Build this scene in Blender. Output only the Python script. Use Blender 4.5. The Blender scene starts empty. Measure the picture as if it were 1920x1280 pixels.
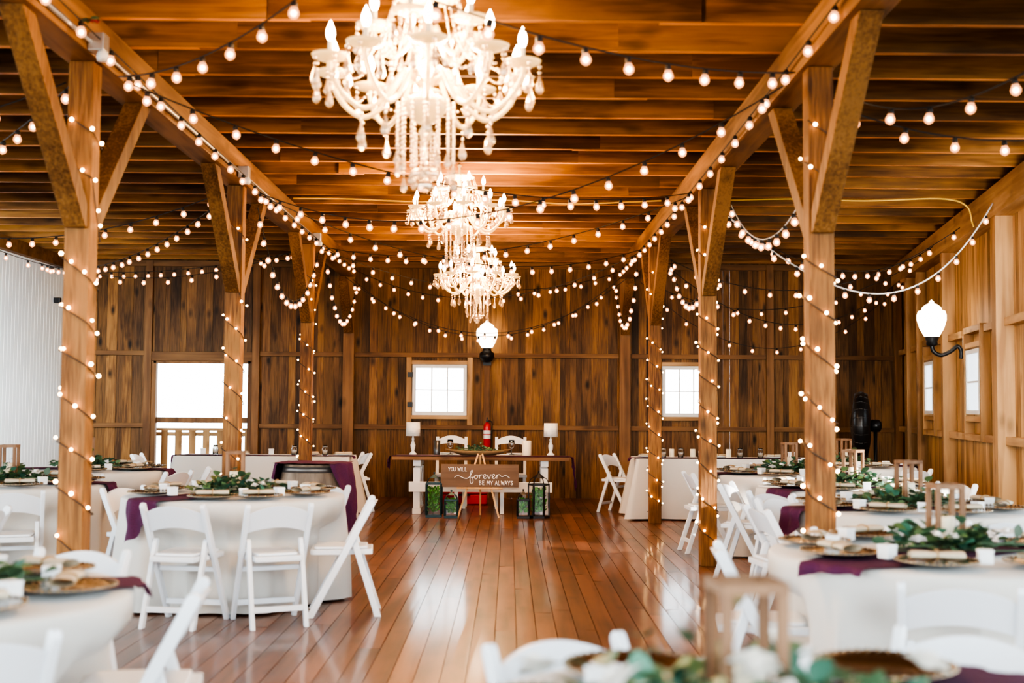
import bpy, bmesh, math, random
from mathutils import Vector, Matrix, noise

R = math.radians
PI = math.pi
rnd = random.Random(7)
scene = bpy.context.scene
COL = scene.collection

# ------------------------------------------------------------------ materials
def new_mat(name):
    m = bpy.data.materials.new(name)
    m.use_nodes = True
    nt = m.node_tree
    return m, nt, nt.nodes, nt.links, nt.nodes['Principled BSDF']

def plain(name, col, rough=.5, metal=0., trans=0., spec=.5, emit=None, estr=0., bump=0., bscale=60., var=0., sheen=0., ior=1.45):
    m, nt, N, L, b = new_mat(name)
    b.inputs['Base Color'].default_value = (*col, 1)
    b.inputs['Roughness'].default_value = rough
    b.inputs['Metallic'].default_value = metal
    b.inputs['Transmission Weight'].default_value = trans
    b.inputs['Specular IOR Level'].default_value = spec
    b.inputs['IOR'].default_value = ior
    if sheen: b.inputs['Sheen Weight'].default_value = sheen
    if emit:
        b.inputs['Emission Color'].default_value = (*emit, 1)
        b.inputs['Emission Strength'].default_value = estr
    tc = N.new('ShaderNodeTexCoord')
    nz = N.new('ShaderNodeTexNoise'); nz.inputs['Scale'].default_value = bscale; nz.inputs['Detail'].default_value = 3
    L.new(tc.outputs['Object'], nz.inputs['Vector'])
    if bump:
        bp = N.new('ShaderNodeBump'); bp.inputs['Strength'].default_value = bump; bp.inputs['Distance'].default_value = .01
        L.new(nz.outputs['Fac'], bp.inputs['Height']); L.new(bp.outputs['Normal'], b.inputs['Normal'])
    mx = N.new('ShaderNodeMix'); mx.data_type = 'RGBA'
    mx.inputs['A'].default_value = (*[c * (1 - var) for c in col], 1)
    mx.inputs['B'].default_value = (*[min(1, c * (1 + var)) for c in col], 1)
    L.new(nz.outputs['Fac'], mx.inputs['Factor'])
    L.new(mx.outputs['Result'], b.inputs['Base Color'])
    return m

def emissive(name, col, s, sampling='AUTO'):
    m, nt, N, L, b = new_mat(name)
    b.inputs['Base Color'].default_value = (.9, .85, .8, 1)
    b.inputs['Emission Color'].default_value = (*col, 1)
    b.inputs['Emission Strength'].default_value = s
    m.cycles.emission_sampling = sampling
    return m

def wood(name, dark, light, axis='Z', rough=.6, knots=.6, tinted=False, grain=16., bump=.15, spec=.3, coat=0., stain=0.):
    """grain along the given local axis; 'tint' attribute: r brightness, g random offset per board"""
    m, nt, N, L, b = new_mat(name)
    tc = N.new('ShaderNodeTexCoord')
    oi = N.new('ShaderNodeObjectInfo')
    off = N.new('ShaderNodeVectorMath'); off.operation = 'ADD'
    cmb = N.new('ShaderNodeCombineXYZ')
    mul = N.new('ShaderNodeMath'); mul.operation = 'MULTIPLY'; mul.inputs[1].default_value = 37.
    L.new(oi.outputs['Random'], mul.inputs[0])
    if tinted:
        at = N.new('ShaderNodeAttribute'); at.attribute_name = 'tint'
        sp = N.new('ShaderNodeSeparateColor'); L.new(at.outputs['Color'], sp.inputs['Color'])
        m2 = N.new('ShaderNodeMath'); m2.operation = 'MULTIPLY_ADD'; m2.inputs[1].default_value = 53.
        L.new(sp.outputs['Green'], m2.inputs[0]); L.new(mul.outputs[0], m2.inputs[2])
        src = m2
    else:
        src = mul
    for k in 'XYZ': L.new(src.outputs[0], cmb.inputs[k])
    L.new(tc.outputs['Object'], off.inputs[0]); L.new(cmb.outputs[0], off.inputs[1])
    mp = N.new('ShaderNodeMapping')
    sc = {'X': (.07, 1, 1), 'Y': (1, .07, 1), 'Z': (1, 1, .07)}[axis]
    mp.inputs['Scale'].default_value = sc
    L.new(off.outputs[0], mp.inputs['Vector'])
    n1 = N.new('ShaderNodeTexNoise'); n1.inputs['Scale'].default_value = grain; n1.inputs['Detail'].default_value = 6; n1.inputs['Distortion'].default_value = .5
    L.new(mp.outputs[0], n1.inputs['Vector'])
    n2 = N.new('ShaderNodeTexNoise'); n2.inputs['Scale'].default_value = 2.2; n2.inputs['Detail'].default_value = 3
    mp2 = N.new('ShaderNodeMapping'); mp2.inputs['Scale'].default_value = {'X': (.4, 1, 1), 'Y': (1, .4, 1), 'Z': (1, 1, .4)}[axis]
    L.new(off.outputs[0], mp2.inputs['Vector']); L.new(mp2.outputs[0], n2.inputs['Vector'])
    add = N.new('ShaderNodeMath'); add.operation = 'MULTIPLY_ADD'; add.inputs[1].default_value = .5
    hm = N.new('ShaderNodeMath'); hm.operation = 'MULTIPLY'; hm.inputs[1].default_value = .55
    L.new(n2.outputs['Fac'], hm.inputs[0])
    L.new(n1.outputs['Fac'], add.inputs[0]); L.new(hm.outputs[0], add.inputs[2])
    cr = N.new('ShaderNodeValToRGB')
    cr.color_ramp.elements[0].position = .41; cr.color_ramp.elements[0].color = (*dark, 1)
    cr.color_ramp.elements[1].position = .62; cr.color_ramp.elements[1].color = (*light, 1)
    L.new(add.outputs[0], cr.inputs['Fac'])
    last = cr.outputs['Color']
    if knots:
        mp3 = N.new('ShaderNodeMapping'); mp3.inputs['Scale'].default_value = {'X': (.45, 1, 1), 'Y': (1, .45, 1), 'Z': (1, 1, .45)}[axis]
        L.new(off.outputs[0], mp3.inputs['Vector'])
        vo = N.new('ShaderNodeTexVoronoi'); vo.inputs['Scale'].default_value = 4.5
        L.new(mp3.outputs[0], vo.inputs['Vector'])
        kr = N.new('ShaderNodeValToRGB')
        kr.color_ramp.elements[0].position = .06; kr.color_ramp.elements[0].color = (1 - knots,) * 3 + (1,)
        kr.color_ramp.elements[1].position = .22; kr.color_ramp.elements[1].color = (1, 1, 1, 1)
        L.new(vo.outputs['Distance'], kr.inputs['Fac'])
        mk = N.new('ShaderNodeMix'); mk.data_type = 'RGBA'; mk.blend_type = 'MULTIPLY'; mk.inputs['Factor'].default_value = 1
        L.new(last, mk.inputs['A']); L.new(kr.outputs['Color'], mk.inputs['B']); last = mk.outputs['Result']
    if stain:
        n4 = N.new('ShaderNodeTexNoise'); n4.inputs['Scale'].default_value = 1.3; n4.inputs['Detail'].default_value = 5
        L.new(mp2.outputs[0], n4.inputs['Vector'])
        sr = N.new('ShaderNodeValToRGB')
        sr.color_ramp.elements[0].position = .36; sr.color_ramp.elements[0].color = (1 - stain,) * 3 + (1,)
        sr.color_ramp.elements[1].position = .50; sr.color_ramp.elements[1].color = (1, 1, 1, 1)
        L.new(n4.outputs['Fac'], sr.inputs['Fac'])
        ms = N.new('ShaderNodeMix'); ms.data_type = 'RGBA'; ms.blend_type = 'MULTIPLY'; ms.inputs['Factor'].default_value = 1
        L.new(last, ms.inputs['A']); L.new(sr.outputs['Color'], ms.inputs['B']); last = ms.outputs['Result']
    if tinted:
        mt = N.new('ShaderNodeMix'); mt.data_type = 'RGBA'; mt.blend_type = 'MULTIPLY'; mt.inputs['Factor'].default_value = 1
        cg = N.new('ShaderNodeCombineColor')
        L.new(sp.outputs['Red'], cg.inputs[0]); L.new(sp.outputs['Red'], cg.inputs[1]); L.new(sp.outputs['Blue'], cg.inputs[2])
        L.new(last, mt.inputs['A']); L.new(cg.outputs[0], mt.inputs['B']); last = mt.outputs['Result']
    L.new(last, b.inputs['Base Color'])
    b.inputs['Roughness'].default_value = rough
    b.inputs['Specular IOR Level'].default_value = spec
    if coat:
        b.inputs['Coat Weight'].default_value = coat; b.inputs['Coat Roughness'].default_value = .11
    if bump:
        bp = N.new('ShaderNodeBump'); bp.inputs['Strength'].default_value = bump; bp.inputs['Distance'].default_value = .01
        L.new(n1.outputs['Fac'], bp.inputs['Height']); L.new(bp.outputs['Normal'], b.inputs['Normal'])
    return m

M = {}
M['post'] = wood('post_timber', (.11, .042, .010), (.31, .143, .042), 'Z', knots=.6, grain=60, bump=.5, stain=.25)
M['brace'] = wood('brace_timber', (.095, .040, .012), (.27, .135, .046), 'Z', knots=.4, grain=55, bump=.5, stain=.2)
M['beam'] = wood('beam_timber', (.125, .055, .018), (.34, .172, .062), 'Y', knots=.35, grain=12, bump=.3)
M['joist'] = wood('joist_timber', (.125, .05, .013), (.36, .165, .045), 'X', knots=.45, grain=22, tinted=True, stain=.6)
M['deck'] = wood('deck_boards', (.06, .028, .010), (.17, .08, .03), 'X', knots=.3, grain=10)
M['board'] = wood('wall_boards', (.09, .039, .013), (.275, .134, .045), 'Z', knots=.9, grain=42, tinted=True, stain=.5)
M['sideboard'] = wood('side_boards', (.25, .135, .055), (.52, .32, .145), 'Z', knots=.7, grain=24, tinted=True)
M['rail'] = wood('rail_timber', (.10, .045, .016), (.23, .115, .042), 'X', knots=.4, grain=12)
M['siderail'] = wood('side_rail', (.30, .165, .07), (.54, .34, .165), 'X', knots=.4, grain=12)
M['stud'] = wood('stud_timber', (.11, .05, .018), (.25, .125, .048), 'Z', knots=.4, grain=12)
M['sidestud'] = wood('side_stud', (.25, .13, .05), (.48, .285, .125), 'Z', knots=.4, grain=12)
M['floor'] = wood('floor_boards', (.085, .030, .014), (.235, .092, .042), 'Y', rough=.42, knots=.3, tinted=True, grain=9, bump=.10, spec=.5, coat=.5)
M['tabletop'] = wood('rustic_top', (.10, .05, .022), (.24, .13, .06), 'X', knots=.5, grain=12)
M['easel'] = wood('easel_pine', (.60, .34, .14), (.80, .50, .24), 'Z', knots=0, grain=18)
M['lantern_wood'] = wood('lantern_wood', (.14, .070, .036), (.25, .138, .076), 'Z', knots=0, grain=22)
M['signboard'] = wood('sign_wood', (.105, .062, .038), (.17, .105, .066), 'X', knots=.2, grain=14)
M['barrel'] = wood('barrel_staves', (.14, .10, .07), (.30, .225, .16), 'Z', knots=.1, grain=16)
M['bowl'] = wood('bowl_wood', (.20, .12, .055), (.36, .23, .11), 'X', knots=0, grain=16)
M['chair'] = plain('white_resin', (.80, .82, .84), .35, var=.02, bscale=8)
M['pad'] = plain('white_vinyl', (.84, .86, .88), .45, bump=.05, bscale=40)
M['white_paint'] = plain('white_paint', (.80, .79, .76), .5, var=.06, bscale=14)
M['cloth'] = plain('linen_cloth', (.63, .60, .545), .85, bump=.12, bscale=220, var=.03, sheen=.2)
M['purple'] = plain('plum_gauze', (.080, .012, .050), .85, bump=.5, bscale=120, var=.4)
M['wallmetal'] = plain('white_metal', (.88, .96, 1.), .45, var=.02, bscale=1.5)
M['charger'] = plain('charger_metal', (.25, .22, .19), .16, metal=1., bump=.06, bscale=90)
M['rim'] = plain('charger_beads', (.36, .27, .17), .2, metal=.9)
M['napkin'] = plain('napkin_linen', (.60, .50, .36), .9, bump=.3, bscale=130, var=.12)
M['twine'] = plain('twine', (.42, .26, .12), .9, bump=.4, bscale=200)
M['box'] = plain('white_card', (.86, .85, .83), .6, var=.02)
M['plate'] = plain('white_china', (.88, .88, .88), .15)
M['candle'] = plain('ivory_wax', (.88, .77, .56), .5, var=.05, bscale=20)
M['glass'] = plain('clear_glass', (.96, .98, .98), .03, trans=1.)
M['pane'], _nt, _N, _L, _b = new_mat('window_pane')
_t = _N.new('ShaderNodeBsdfTransparent'); _g = _N.new('ShaderNodeBsdfGlossy'); _m = _N.new('ShaderNodeMixShader')
_g.inputs['Roughness'].default_value = .05; _m.inputs[0].default_value = .035
_L.new(_t.outputs[0], _m.inputs[1]); _L.new(_g.outputs[0], _m.inputs[2]); _L.new(_m.outputs[0], _N['Material Output'].inputs['Surface'])
M['frosted'], _nt, _N, _L, _b = new_mat('frosted_panel')
_t = _N.new('ShaderNodeBsdfTranslucent'); _t.inputs['Color'].default_value = (.97, .98, 1, 1); _w = _N.new('ShaderNodeTexWave'); _w.inputs['Scale'].default_value = 6.
_m = _N.new('ShaderNodeMixShader'); _d = _N.new('ShaderNodeBsdfTransparent'); _m.inputs[0].default_value = .5
_L.new(_t.outputs[0], _m.inputs[1]); _L.new(_d.outputs[0], _m.inputs[2]); _L.new(_m.outputs[0], _N['Material Output'].inputs['Surface'])
_N.remove(_w)
M['crystal'], _nt, _N, _L, _b = new_mat('cut_crystal')
_b.inputs['Base Color'].default_value = (1., .82, .60, 1); _b.inputs['Metallic'].default_value = .85; _b.inputs['Roughness'].default_value = .10
_b.inputs['Emission Color'].default_value = (1., .62, .30, 1); _b.inputs['Emission Strength'].default_value = .10  # slight self-glow added, standing in for candle light in the crystal
_t = _N.new('ShaderNodeBsdfTransparent'); _t.inputs['Color'].default_value = (1., .97, .93, 1); _m = _N.new('ShaderNodeMixShader'); _m.inputs[0].default_value = .5
_L.new(_t.outputs[0], _m.inputs[1]); _L.new(_b.outputs[0], _m.inputs[2]); _L.new(_m.outputs[0], _N['Material Output'].inputs['Surface'])
M['crystal_arm'] = plain('frosted_crystal', (.88, .68, .38), .14, trans=.5, spec=.8, emit=(1., .62, .25), estr=.40)  # warm emission imitates bulb light scattered in the glass
M['chrome'] = plain('chrome', (.85, .82, .76), .15, metal=1.)
M['black'] = plain('black_metal', (.014, .014, .015), .35, metal=.3)
M['blackwire'] = plain('black_cord', (.016, .012, .01), .6)
M['brownwire'] = plain('brown_cord', (.05, .03, .018), .6)
M['whitewire'] = plain('white_cord', (.66, .66, .64), .6)
M['yellowwire'] = plain('yellow_cord', (.80, .52, .08), .5)
M['galv'] = plain('galvanised', (.56, .56, .55), .35, metal=.8, var=.1)
M['hoop'] = plain('hoop_steel', (.16, .15, .14), .45, metal=.7, var=.3, bscale=20)
M['red'] = plain('red_enamel', (.55, .015, .02), .3)
M['redplastic'] = plain('red_plastic', (.60, .02, .03), .4)
M['label'] = plain('paper_label', (.80, .80, .78), .6)
M['teal'] = plain('dark_teal_metal', (.022, .055, .065), .4, metal=.3, var=.2)
M['lantern_black'] = plain('lantern_black', (.018, .015, .016), .4, metal=.3)
M['shade'] = plain('lamp_shade', (.80, .77, .70), .8, bump=.4, bscale=45, var=.12)
M['soil'] = plain('moss', (.07, .10, .035), .95, bump=.6, bscale=60, var=.4)
M['greyplastic'] = plain('grey_crate', (.25, .28, .30), .6)
M['flower'] = plain('ivory_petals', (.86, .80, .72), .7, var=.06)
M['pewter'] = plain('dark_pewter', (.10, .10, .10), .3, metal=.6)
M['bulb'] = emissive('globe_bulb_glow', (1., .60, .34), 22)
M['globeglass'], _nt, _N, _L, _b = new_mat('globe_bulb_glass')
_t = _N.new('ShaderNodeBsdfTransparent'); _e = _N.new('ShaderNodeEmission'); _m = _N.new('ShaderNodeMixShader')
_e.inputs['Color'].default_value = (1., .40, .17, 1); _e.inputs['Strength'].default_value = 2.1; _m.inputs[0].default_value = .62
_L.new(_t.outputs[0], _m.inputs[1]); _L.new(_e.outputs[0], _m.inputs[2]); _L.new(_m.outputs[0], _N['Material Output'].inputs['Surface'])
M['globeglass'].cycles.emission_sampling = 'NONE'
M['fairy'] = emissive('fairy_bulb_glow', (1., .56, .22), 22)
M['flame'] = emissive('candle_bulb_glow', (1., .74, .46), 32)
M['globe'] = emissive('sconce_glass_glow', (1., .80, .58), 5.5)

def leafmat(name, c, var=.35):
    m, nt, N, L, b = new_mat(name)
    at = N.new('ShaderNodeAttribute'); at.attribute_name = 'tint'
    mx = N.new('ShaderNodeMix'); mx.data_type = 'RGBA'; mx.blend_type = 'MULTIPLY'; mx.inputs['Factor'].default_value = 1
    mx.inputs['A'].default_value = (*c, 1)
    L.new(at.outputs['Color'], mx.inputs['B']); L.new(mx.outputs['Result'], b.inputs['Base Color'])
    b.inputs['Roughness'].default_value = .5
    b.inputs['Subsurface Weight'].default_value = 0
    return m
M['leaf'] = leafmat('eucalyptus_leaf', (.085, .15, .075))
M['brightleaf'] = leafmat('bright_leaf', (.07, .30, .045))

# ------------------------------------------------------------------ mesh builder
class MB:
    def __init__(s):
        s.v = []; s.f = []; s.m = []; s.sm = []; s.t = []
    def add(s, vs, fs, mi=0, smooth=False, tint=(1, 1, 1), T=None):
        o = len(s.v)
        for p in vs:
            p = Vector(p)
            s.v.append(T @ p if T else p)
        for f in fs:
            s.f.append([o + i for i in f]); s.m.append(mi); s.sm.append(smooth); s.t.append(tint)
        return s
    def box(s, x0, x1, y0, y1, z0, z1, mi=0, tint=(1, 1, 1), T=None):
        vs = [(x, y, z) for z in (z0, z1) for y in (y0, y1) for x in (x0, x1)]
        fs = [(0, 2, 3, 1), (4, 5, 7, 6), (0, 1, 5, 4), (2, 6, 7, 3), (0, 4, 6, 2), (1, 3, 7, 5)]
        return s.add(vs, fs, mi, False, tint, T)
    def bar(s, p, q, w, h, up=(0, 0, 1), mi=0, tint=(1, 1, 1)):
        """box from p to q, w across, h along the up side"""
        p = Vector(p); q = Vector(q); d = (q - p).normalized()
        a = d.cross(Vector(up))
        if a.length < 1e-4: a = d.cross(Vector((0, 1, 0)))
        a.normalize(); b = a.cross(d).normalized()
        vs = []
        for c in (p, q):
            for sx, sy in ((-1, -1), (1, -1), (1, 1), (-1, 1)):
                vs.append(c + a * sx * w / 2 + b * sy * h / 2)
        return s.add(vs, [(0, 1, 2, 3), (7, 6, 5, 4), (0, 4, 5, 1), (1, 5, 6, 2), (2, 6, 7, 3), (3, 7, 4, 0)], mi, False, tint)
    def tube(s, pts, r, seg=8, mi=0, caps=True, smooth=True):
        pts = [Vector(p) for p in pts]; n = len(pts)
        rs = r if isinstance(r, (list, tuple)) else [r] * n
        d0 = (pts[1] - pts[0]).normalized()
        u = d0.cross(Vector((0, 0, 1)))
        if u.length < 1e-3: u = d0.cross(Vector((1, 0, 0)))
        u.normalize(); vs = []
        for i in range(n):
            d = (pts[min(i + 1, n - 1)] - pts[max(i - 1, 0)])
            if d.length < 1e-9: d = d0
            d.normalize()
            u = (u - d * u.dot(d))
            if u.length < 1e-6: u = d.orthogonal()
            u.normalize(); w = d.cross(u)
            for k in range(seg):
                a = 2 * PI * k / seg
                vs.append(pts[i] + (u * math.cos(a) + w * math.sin(a)) * rs[i])
        fs = []
        for i in range(n - 1):
            for k in range(seg):
                k2 = (k + 1) % seg
                fs.append((i * seg + k, i * seg + k2, (i + 1) * seg + k2, (i + 1) * seg + k))
        if caps:
            fs.append(tuple(range(seg))[::-1]); fs.append(tuple((n - 1) * seg + k for k in range(seg)))
        return s.add(vs, fs, mi, smooth)
    def lathe(s, prof, seg=20, mi=0, T=None, smooth=True, cap=True):
        vs = []; fs = []
        for (r, z) in prof:
            for k in range(seg):
                a = 2 * PI * k / seg
                vs.append((r * math.cos(a), r * math.sin(a), z))
        for i in range(len(prof) - 1):
            for k in range(seg):
                k2 = (k + 1) % seg
                fs.append((i * seg + k, i * seg + k2, (i + 1) * seg + k2, (i + 1) * seg + k))
        if cap:
            if prof[0][0] > 1e-5: fs.append(tuple(range(seg))[::-1])
            if prof[-1][0] > 1e-5: fs.append(tuple((len(prof) - 1) * seg + k for k in range(seg)))
        return s.add(vs, fs, mi, smooth, T=T)
    def ball(s, c, r, seg=10, rings=6, mi=0, sz=1.):
        T = Matrix.Translation(c)
        pr = [(max(1e-6, r * math.sin(PI * i / rings)), -r * sz * math.cos(PI * i / rings)) for i in range(rings + 1)]
        return s.lathe(pr, seg, mi, T, cap=False)
    def prism(s, poly, h0, h1, axis='X', mi=0, T=None):
        """poly: 2-d outline; extruded along axis. X: (y,z) Z: (x,y) Y: (x,z)"""
        def P(a, b, h):
            return {'X': (h, a, b), 'Y': (a, h, b), 'Z': (a, b, h)}[axis]
        n = len(poly)
        vs = [P(a, b, h0) for a, b in poly] + [P(a, b, h1) for a, b in poly]
        fs = [tuple(range(n))[::-1], tuple(range(n, 2 * n))] + [(i, (i + 1) % n, n + (i + 1) % n, n + i) for i in range(n)]
        return s.add(vs, fs, mi, False, T=T)
    def grid(s, fn, nu, nv, mi=0, thick=0., smooth=True):
        vs = [fn(i / nu, j / nv) for i in range(nu + 1) for j in range(nv + 1)]
        fs = [(i * (nv + 1) + j, (i + 1) * (nv + 1) + j, (i + 1) * (nv + 1) + j + 1, i * (nv + 1) + j + 1) for i in range(nu) for j in range(nv)]
        return s.add(vs, fs, mi, smooth)
    def build(s, name, mats, parent=None, loc=None, rotz=None, bevel=0., solid=0., recalc=True):
        me = bpy.data.meshes.new(name)
        me.from_pydata([tuple(p) for p in s.v], [], s.f)
        if not isinstance(mats, (list, tuple)): mats = [mats]
        for m in mats: me.materials.append(m)
        me.polygons.foreach_set('material_index', s.m)
        me.polygons.foreach_set('use_smooth', s.sm)
        ca = me.color_attributes.new('tint', 'FLOAT_COLOR', 'CORNER')
        buf = []
        for f, t in zip(s.f, s.t): buf += [t[0], t[1], t[2], 1.] * len(f)
        ca.data.foreach_set('color', buf)
        if recalc or bevel or solid:
            bm = bmesh.new(); bm.from_mesh(me)
            bmesh.ops.recalc_face_normals(bm, faces=bm.faces)
            if bevel:
                es = [e for e in bm.edges if len(e.link_faces) == 2 and e.calc_face_angle(0) > R(35)]
                bmesh.ops.bevel(bm, geom=es, offset=bevel, segments=2, profile=.6, affect='EDGES', clamp_overlap=True)
            bm.to_mesh(me); bm.free()
        me.update()
        o = bpy.data.objects.new(name, me); COL.objects.link(o)
        if loc is not None: o.location = loc
        if rotz is not None: o.rotation_euler = (0, 0, rotz)
        if parent is not None: o.parent = parent
        if solid:
            md = o.modifiers.new('thickness', 'SOLIDIFY'); md.thickness = solid; md.offset = 1
        return o

def tag(o, label, cat, group=None):
    o['label'] = label; o['category'] = cat
    if group: o['group'] = group
    return o
def empty(name, loc=(0, 0, 0), rotz=0., label=None, cat=None, group=None):
    o = bpy.data.objects.new(name, None); COL.objects.link(o)
    o.location = loc; o.rotation_euler = (0, 0, rotz); o.empty_display_size = .1
    if label: tag(o, label, cat, group)
    return o
def structure(o):
    o['kind'] = 'structure'; return o
def copy_tree(o, parent=None):
    c = o.copy(); COL.objects.link(c); c.parent = parent
    for ch in list(o.children): copy_tree(ch, c)
    return c
class Proto:
    """first use hands out the built thing itself, later uses hand out copies of it and its parts"""
    def __init__(s, root): s.root = root; s.used = False
    def put(s, loc, rotz, label, cat, group=None, scale=None):
        if s.used:
            o = copy_tree(s.root)
        else:
            o = s.root; s.used = True
        o.location = loc; o.rotation_euler = (0, 0, rotz)
        if scale: o.scale = (scale,) * 3
        for k in ('label', 'category', 'group'):
            if k in o.keys(): del o[k]
        tag(o, label, cat, group)
        return o

def leaf_into(mb, p, d, up, ln, wd, tint, mi=0, roundy=True):
    d = d.normalized(); s_ = d.cross(up)
    if s_.length < 1e-3: s_ = d.orthogonal()
    s_.normalize(); n = s_.cross(d)
    prof = ((0, .04), (.2, .72), (.5, 1.), (.8, .72), (1., .06)) if roundy else ((0, .04), (.3, .9), (.55, .8), (.8, .4), (1., .03))
    vs = []
    for t, q in prof:
        c = p + d * ln * t - n * ln * .22 * t * t
        vs += [c - s_ * wd * q / 2 + n * wd * .12 * q, c, c + s_ * wd * q / 2 + n * wd * .12 * q]
    fs = []
    for i in range(4):
        fs += [(i * 3, i * 3 + 1, i * 3 + 4, i * 3 + 3), (i * 3 + 1, i * 3 + 2, i * 3 + 5, i * 3 + 4)]
    mb.add(vs, fs, mi, True, tint)

def catmull(pts, n=8):
    P = [Vector(p) for p in pts]; out = []
    for i in range(len(P) - 1):
        p0 = P[max(i - 1, 0)]; p1 = P[i]; p2 = P[i + 1]; p3 = P[min(i + 2, len(P) - 1)]
        for k in range(n):
            t = k / n
            out.append(.5 * ((2 * p1) + (p2 - p0) * t + (2 * p0 - 5 * p1 + 4 * p2 - p3) * t * t + (3 * p1 - p0 - 3 * p2 + p3) * t ** 3))
    out.append(P[-1]); return out

# ------------------------------------------------------------------ camera
FPX = 2300.
H = 1.40
cam_d = bpy.data.cameras.new('camera'); cam = bpy.data.objects.new('camera', cam_d); COL.objects.link(cam)
cam_d.sensor_width = 36; cam_d.lens = FPX / 1920 * 36
cam.matrix_world = Matrix.Translation((0, 0, H)) @ Matrix.Rotation(-math.atan(5 / FPX), 4, 'Z') @ Matrix.Rotation(PI / 2 + math.atan(122 / FPX), 4, 'X') @ Matrix.Rotation(R(.40), 4, 'Z')
cam_d.dof.use_dof = True; cam_d.dof.focus_distance = 15.0; cam_d.dof.aperture_fstop = 1.9
cam_d.clip_end = 200
scene.camera = cam

# ------------------------------------------------------------------ setting
YB = 18.94            # back wall
XL = -6.78            # left wall
ZC = 3.62             # underside of the joists
ROWS = [3.06, 7.03, 11.0, 14.97]
XPL, XPR = -2.47, 1.78

# floor: lacquered boards running away from the camera
mb = MB()
x = -9.0
while x < 7.6:
    w = .132 + rnd.uniform(-.008, .008)
    y = -1.0 - rnd.uniform(0, 3)
    while y < YB + .3:
        ln = rnd.uniform(2.4, 5.0)
        b = rnd.uniform(.72, 1.2); g = rnd.random()
        t = (b, g, b * rnd.uniform(.9, 1.1))
        tl = rnd.uniform(-.0013, .0013); dz = [rnd.uniform(-.0004, .0004) + (tl if q % 2 else -tl) for q in range(4)]
        x0, x1, y0, y1 = x + .0018, x + w - .0018, max(y, -1.5) + .001, min(y + ln, YB + .3) - .001
        if y1 > y0:
            mb.add([(x0, y0, dz[0]), (x1, y0, dz[1]), (x1, y1, dz[2]), (x0, y1, dz[3]),
                    (x0, y0, -.03), (x1, y0, -.03), (x1, y1, -.03), (x0, y1, -.03)],
                   [(0, 1, 2, 3), (0, 4, 5, 1), (1, 5, 6, 2), (2, 6, 7, 3), (3, 7, 4, 0)], 0, False, t)
        y += ln
    x += w
mb.box(-9, 7.6, -1.5, YB + .3, -.06, -.03, 1)
structure(mb.build('floor', [M['floor'], M['deck']], recalc=False))

# ceiling: dark deck, each joist a part
mb = MB()
y = .5
while y < YB + .3:
    w = .2
    mb.box(-8.6, 7.4, y + .003, min(y + w, YB + .3), ZC + .24 + rnd.uniform(0, .004), ZC + .27)
    y += w
mb.box(-8.6, 7.4, .5, YB + .3, ZC + .27, ZC + .29)
ceil = structure(mb.build('ceiling', M['deck']))
y = 7.0 - .587 * 9
while y < YB - .1:
    mb = MB()
    cuts = [-8.5, -2.47 + rnd.uniform(-.1, 1.6), 1.78 + rnd.uniform(-1.5, .1), 7.3]
    for a, b_ in zip(cuts, cuts[1:]):
        br = rnd.uniform(.75, 1.18)
        oy = rnd.uniform(-.02, .02)
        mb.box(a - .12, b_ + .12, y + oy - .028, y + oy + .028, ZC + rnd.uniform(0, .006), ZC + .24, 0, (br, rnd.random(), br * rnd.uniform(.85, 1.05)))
        mb.t[-6] = (br * 3.0, mb.t[-6][1], br * 3.4)  # underside tinted lighter: light from below put into the colour
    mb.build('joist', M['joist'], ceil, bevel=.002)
    y += .587

# back wall of vertical boards
DOOR = (-5.48, -3.98, 0., 2.07)
WIN1 = (-1.49, -.65, 1.26, 2.04)
WIN2 = (2.36, 3.12, 1.26, 2.04)
HOLES = [DOOR, WIN1, WIN2]
def boards(mb, x0, x1, z0, z1, holes, wmin, wmax, tints, depth=.022, yb=0., slits=(), jit=.012, seam=.0012):
    edges = [x0]
    stops = sorted([h[0] for h in holes] + [h[1] for h in holes] + [x1])
    for s_ in stops:
        while s_ - edges[-1] > wmax * 1.3: edges.append(edges[-1] + rnd.uniform(wmin, wmax))
        edges.append(s_)
    for a, b_ in zip(edges, edges[1:]):
        if b_ - a < .004: continue
        mid = (a + b_) / 2
        segs = [(z0, z1)]
        for h in holes:
            if h[0] < mid < h[1]:
                segs = [(z0, h[2]), (h[3], z1)]
        br = rnd.choice(tints) * rnd.uniform(.85, 1.15); g = rnd.random(); bl = br * rnd.uniform(.85, 1.05)
        dy = rnd.uniform(0, jit)
        gap = .0021 if any(abs(a - q) < .06 for q in slits) else seam
        for s0, s1 in segs:
            if s1 - s0 > .01:
                mb.box(a + gap, b_ - seam, yb + dy, yb + dy + depth, s0, s1, 0, (br, g, bl))
                if gap < .002 and jit > .005: mb.box(a - .02, a + .03, yb + depth + .0125, yb + depth + .02, s0, s1, 0, (.3, g, .3))
mb = MB()
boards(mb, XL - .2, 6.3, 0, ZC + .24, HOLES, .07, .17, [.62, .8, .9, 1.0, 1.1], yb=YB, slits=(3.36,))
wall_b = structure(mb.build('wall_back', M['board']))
def wpart(name, x0, x1, y0, y1, z0, z1, mat, par, bevel=.004):
    mb = MB(); mb.box(x0, x1, y0, y1, z0, z1)
    return mb.build(name, mat, par, bevel=bevel)
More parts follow.
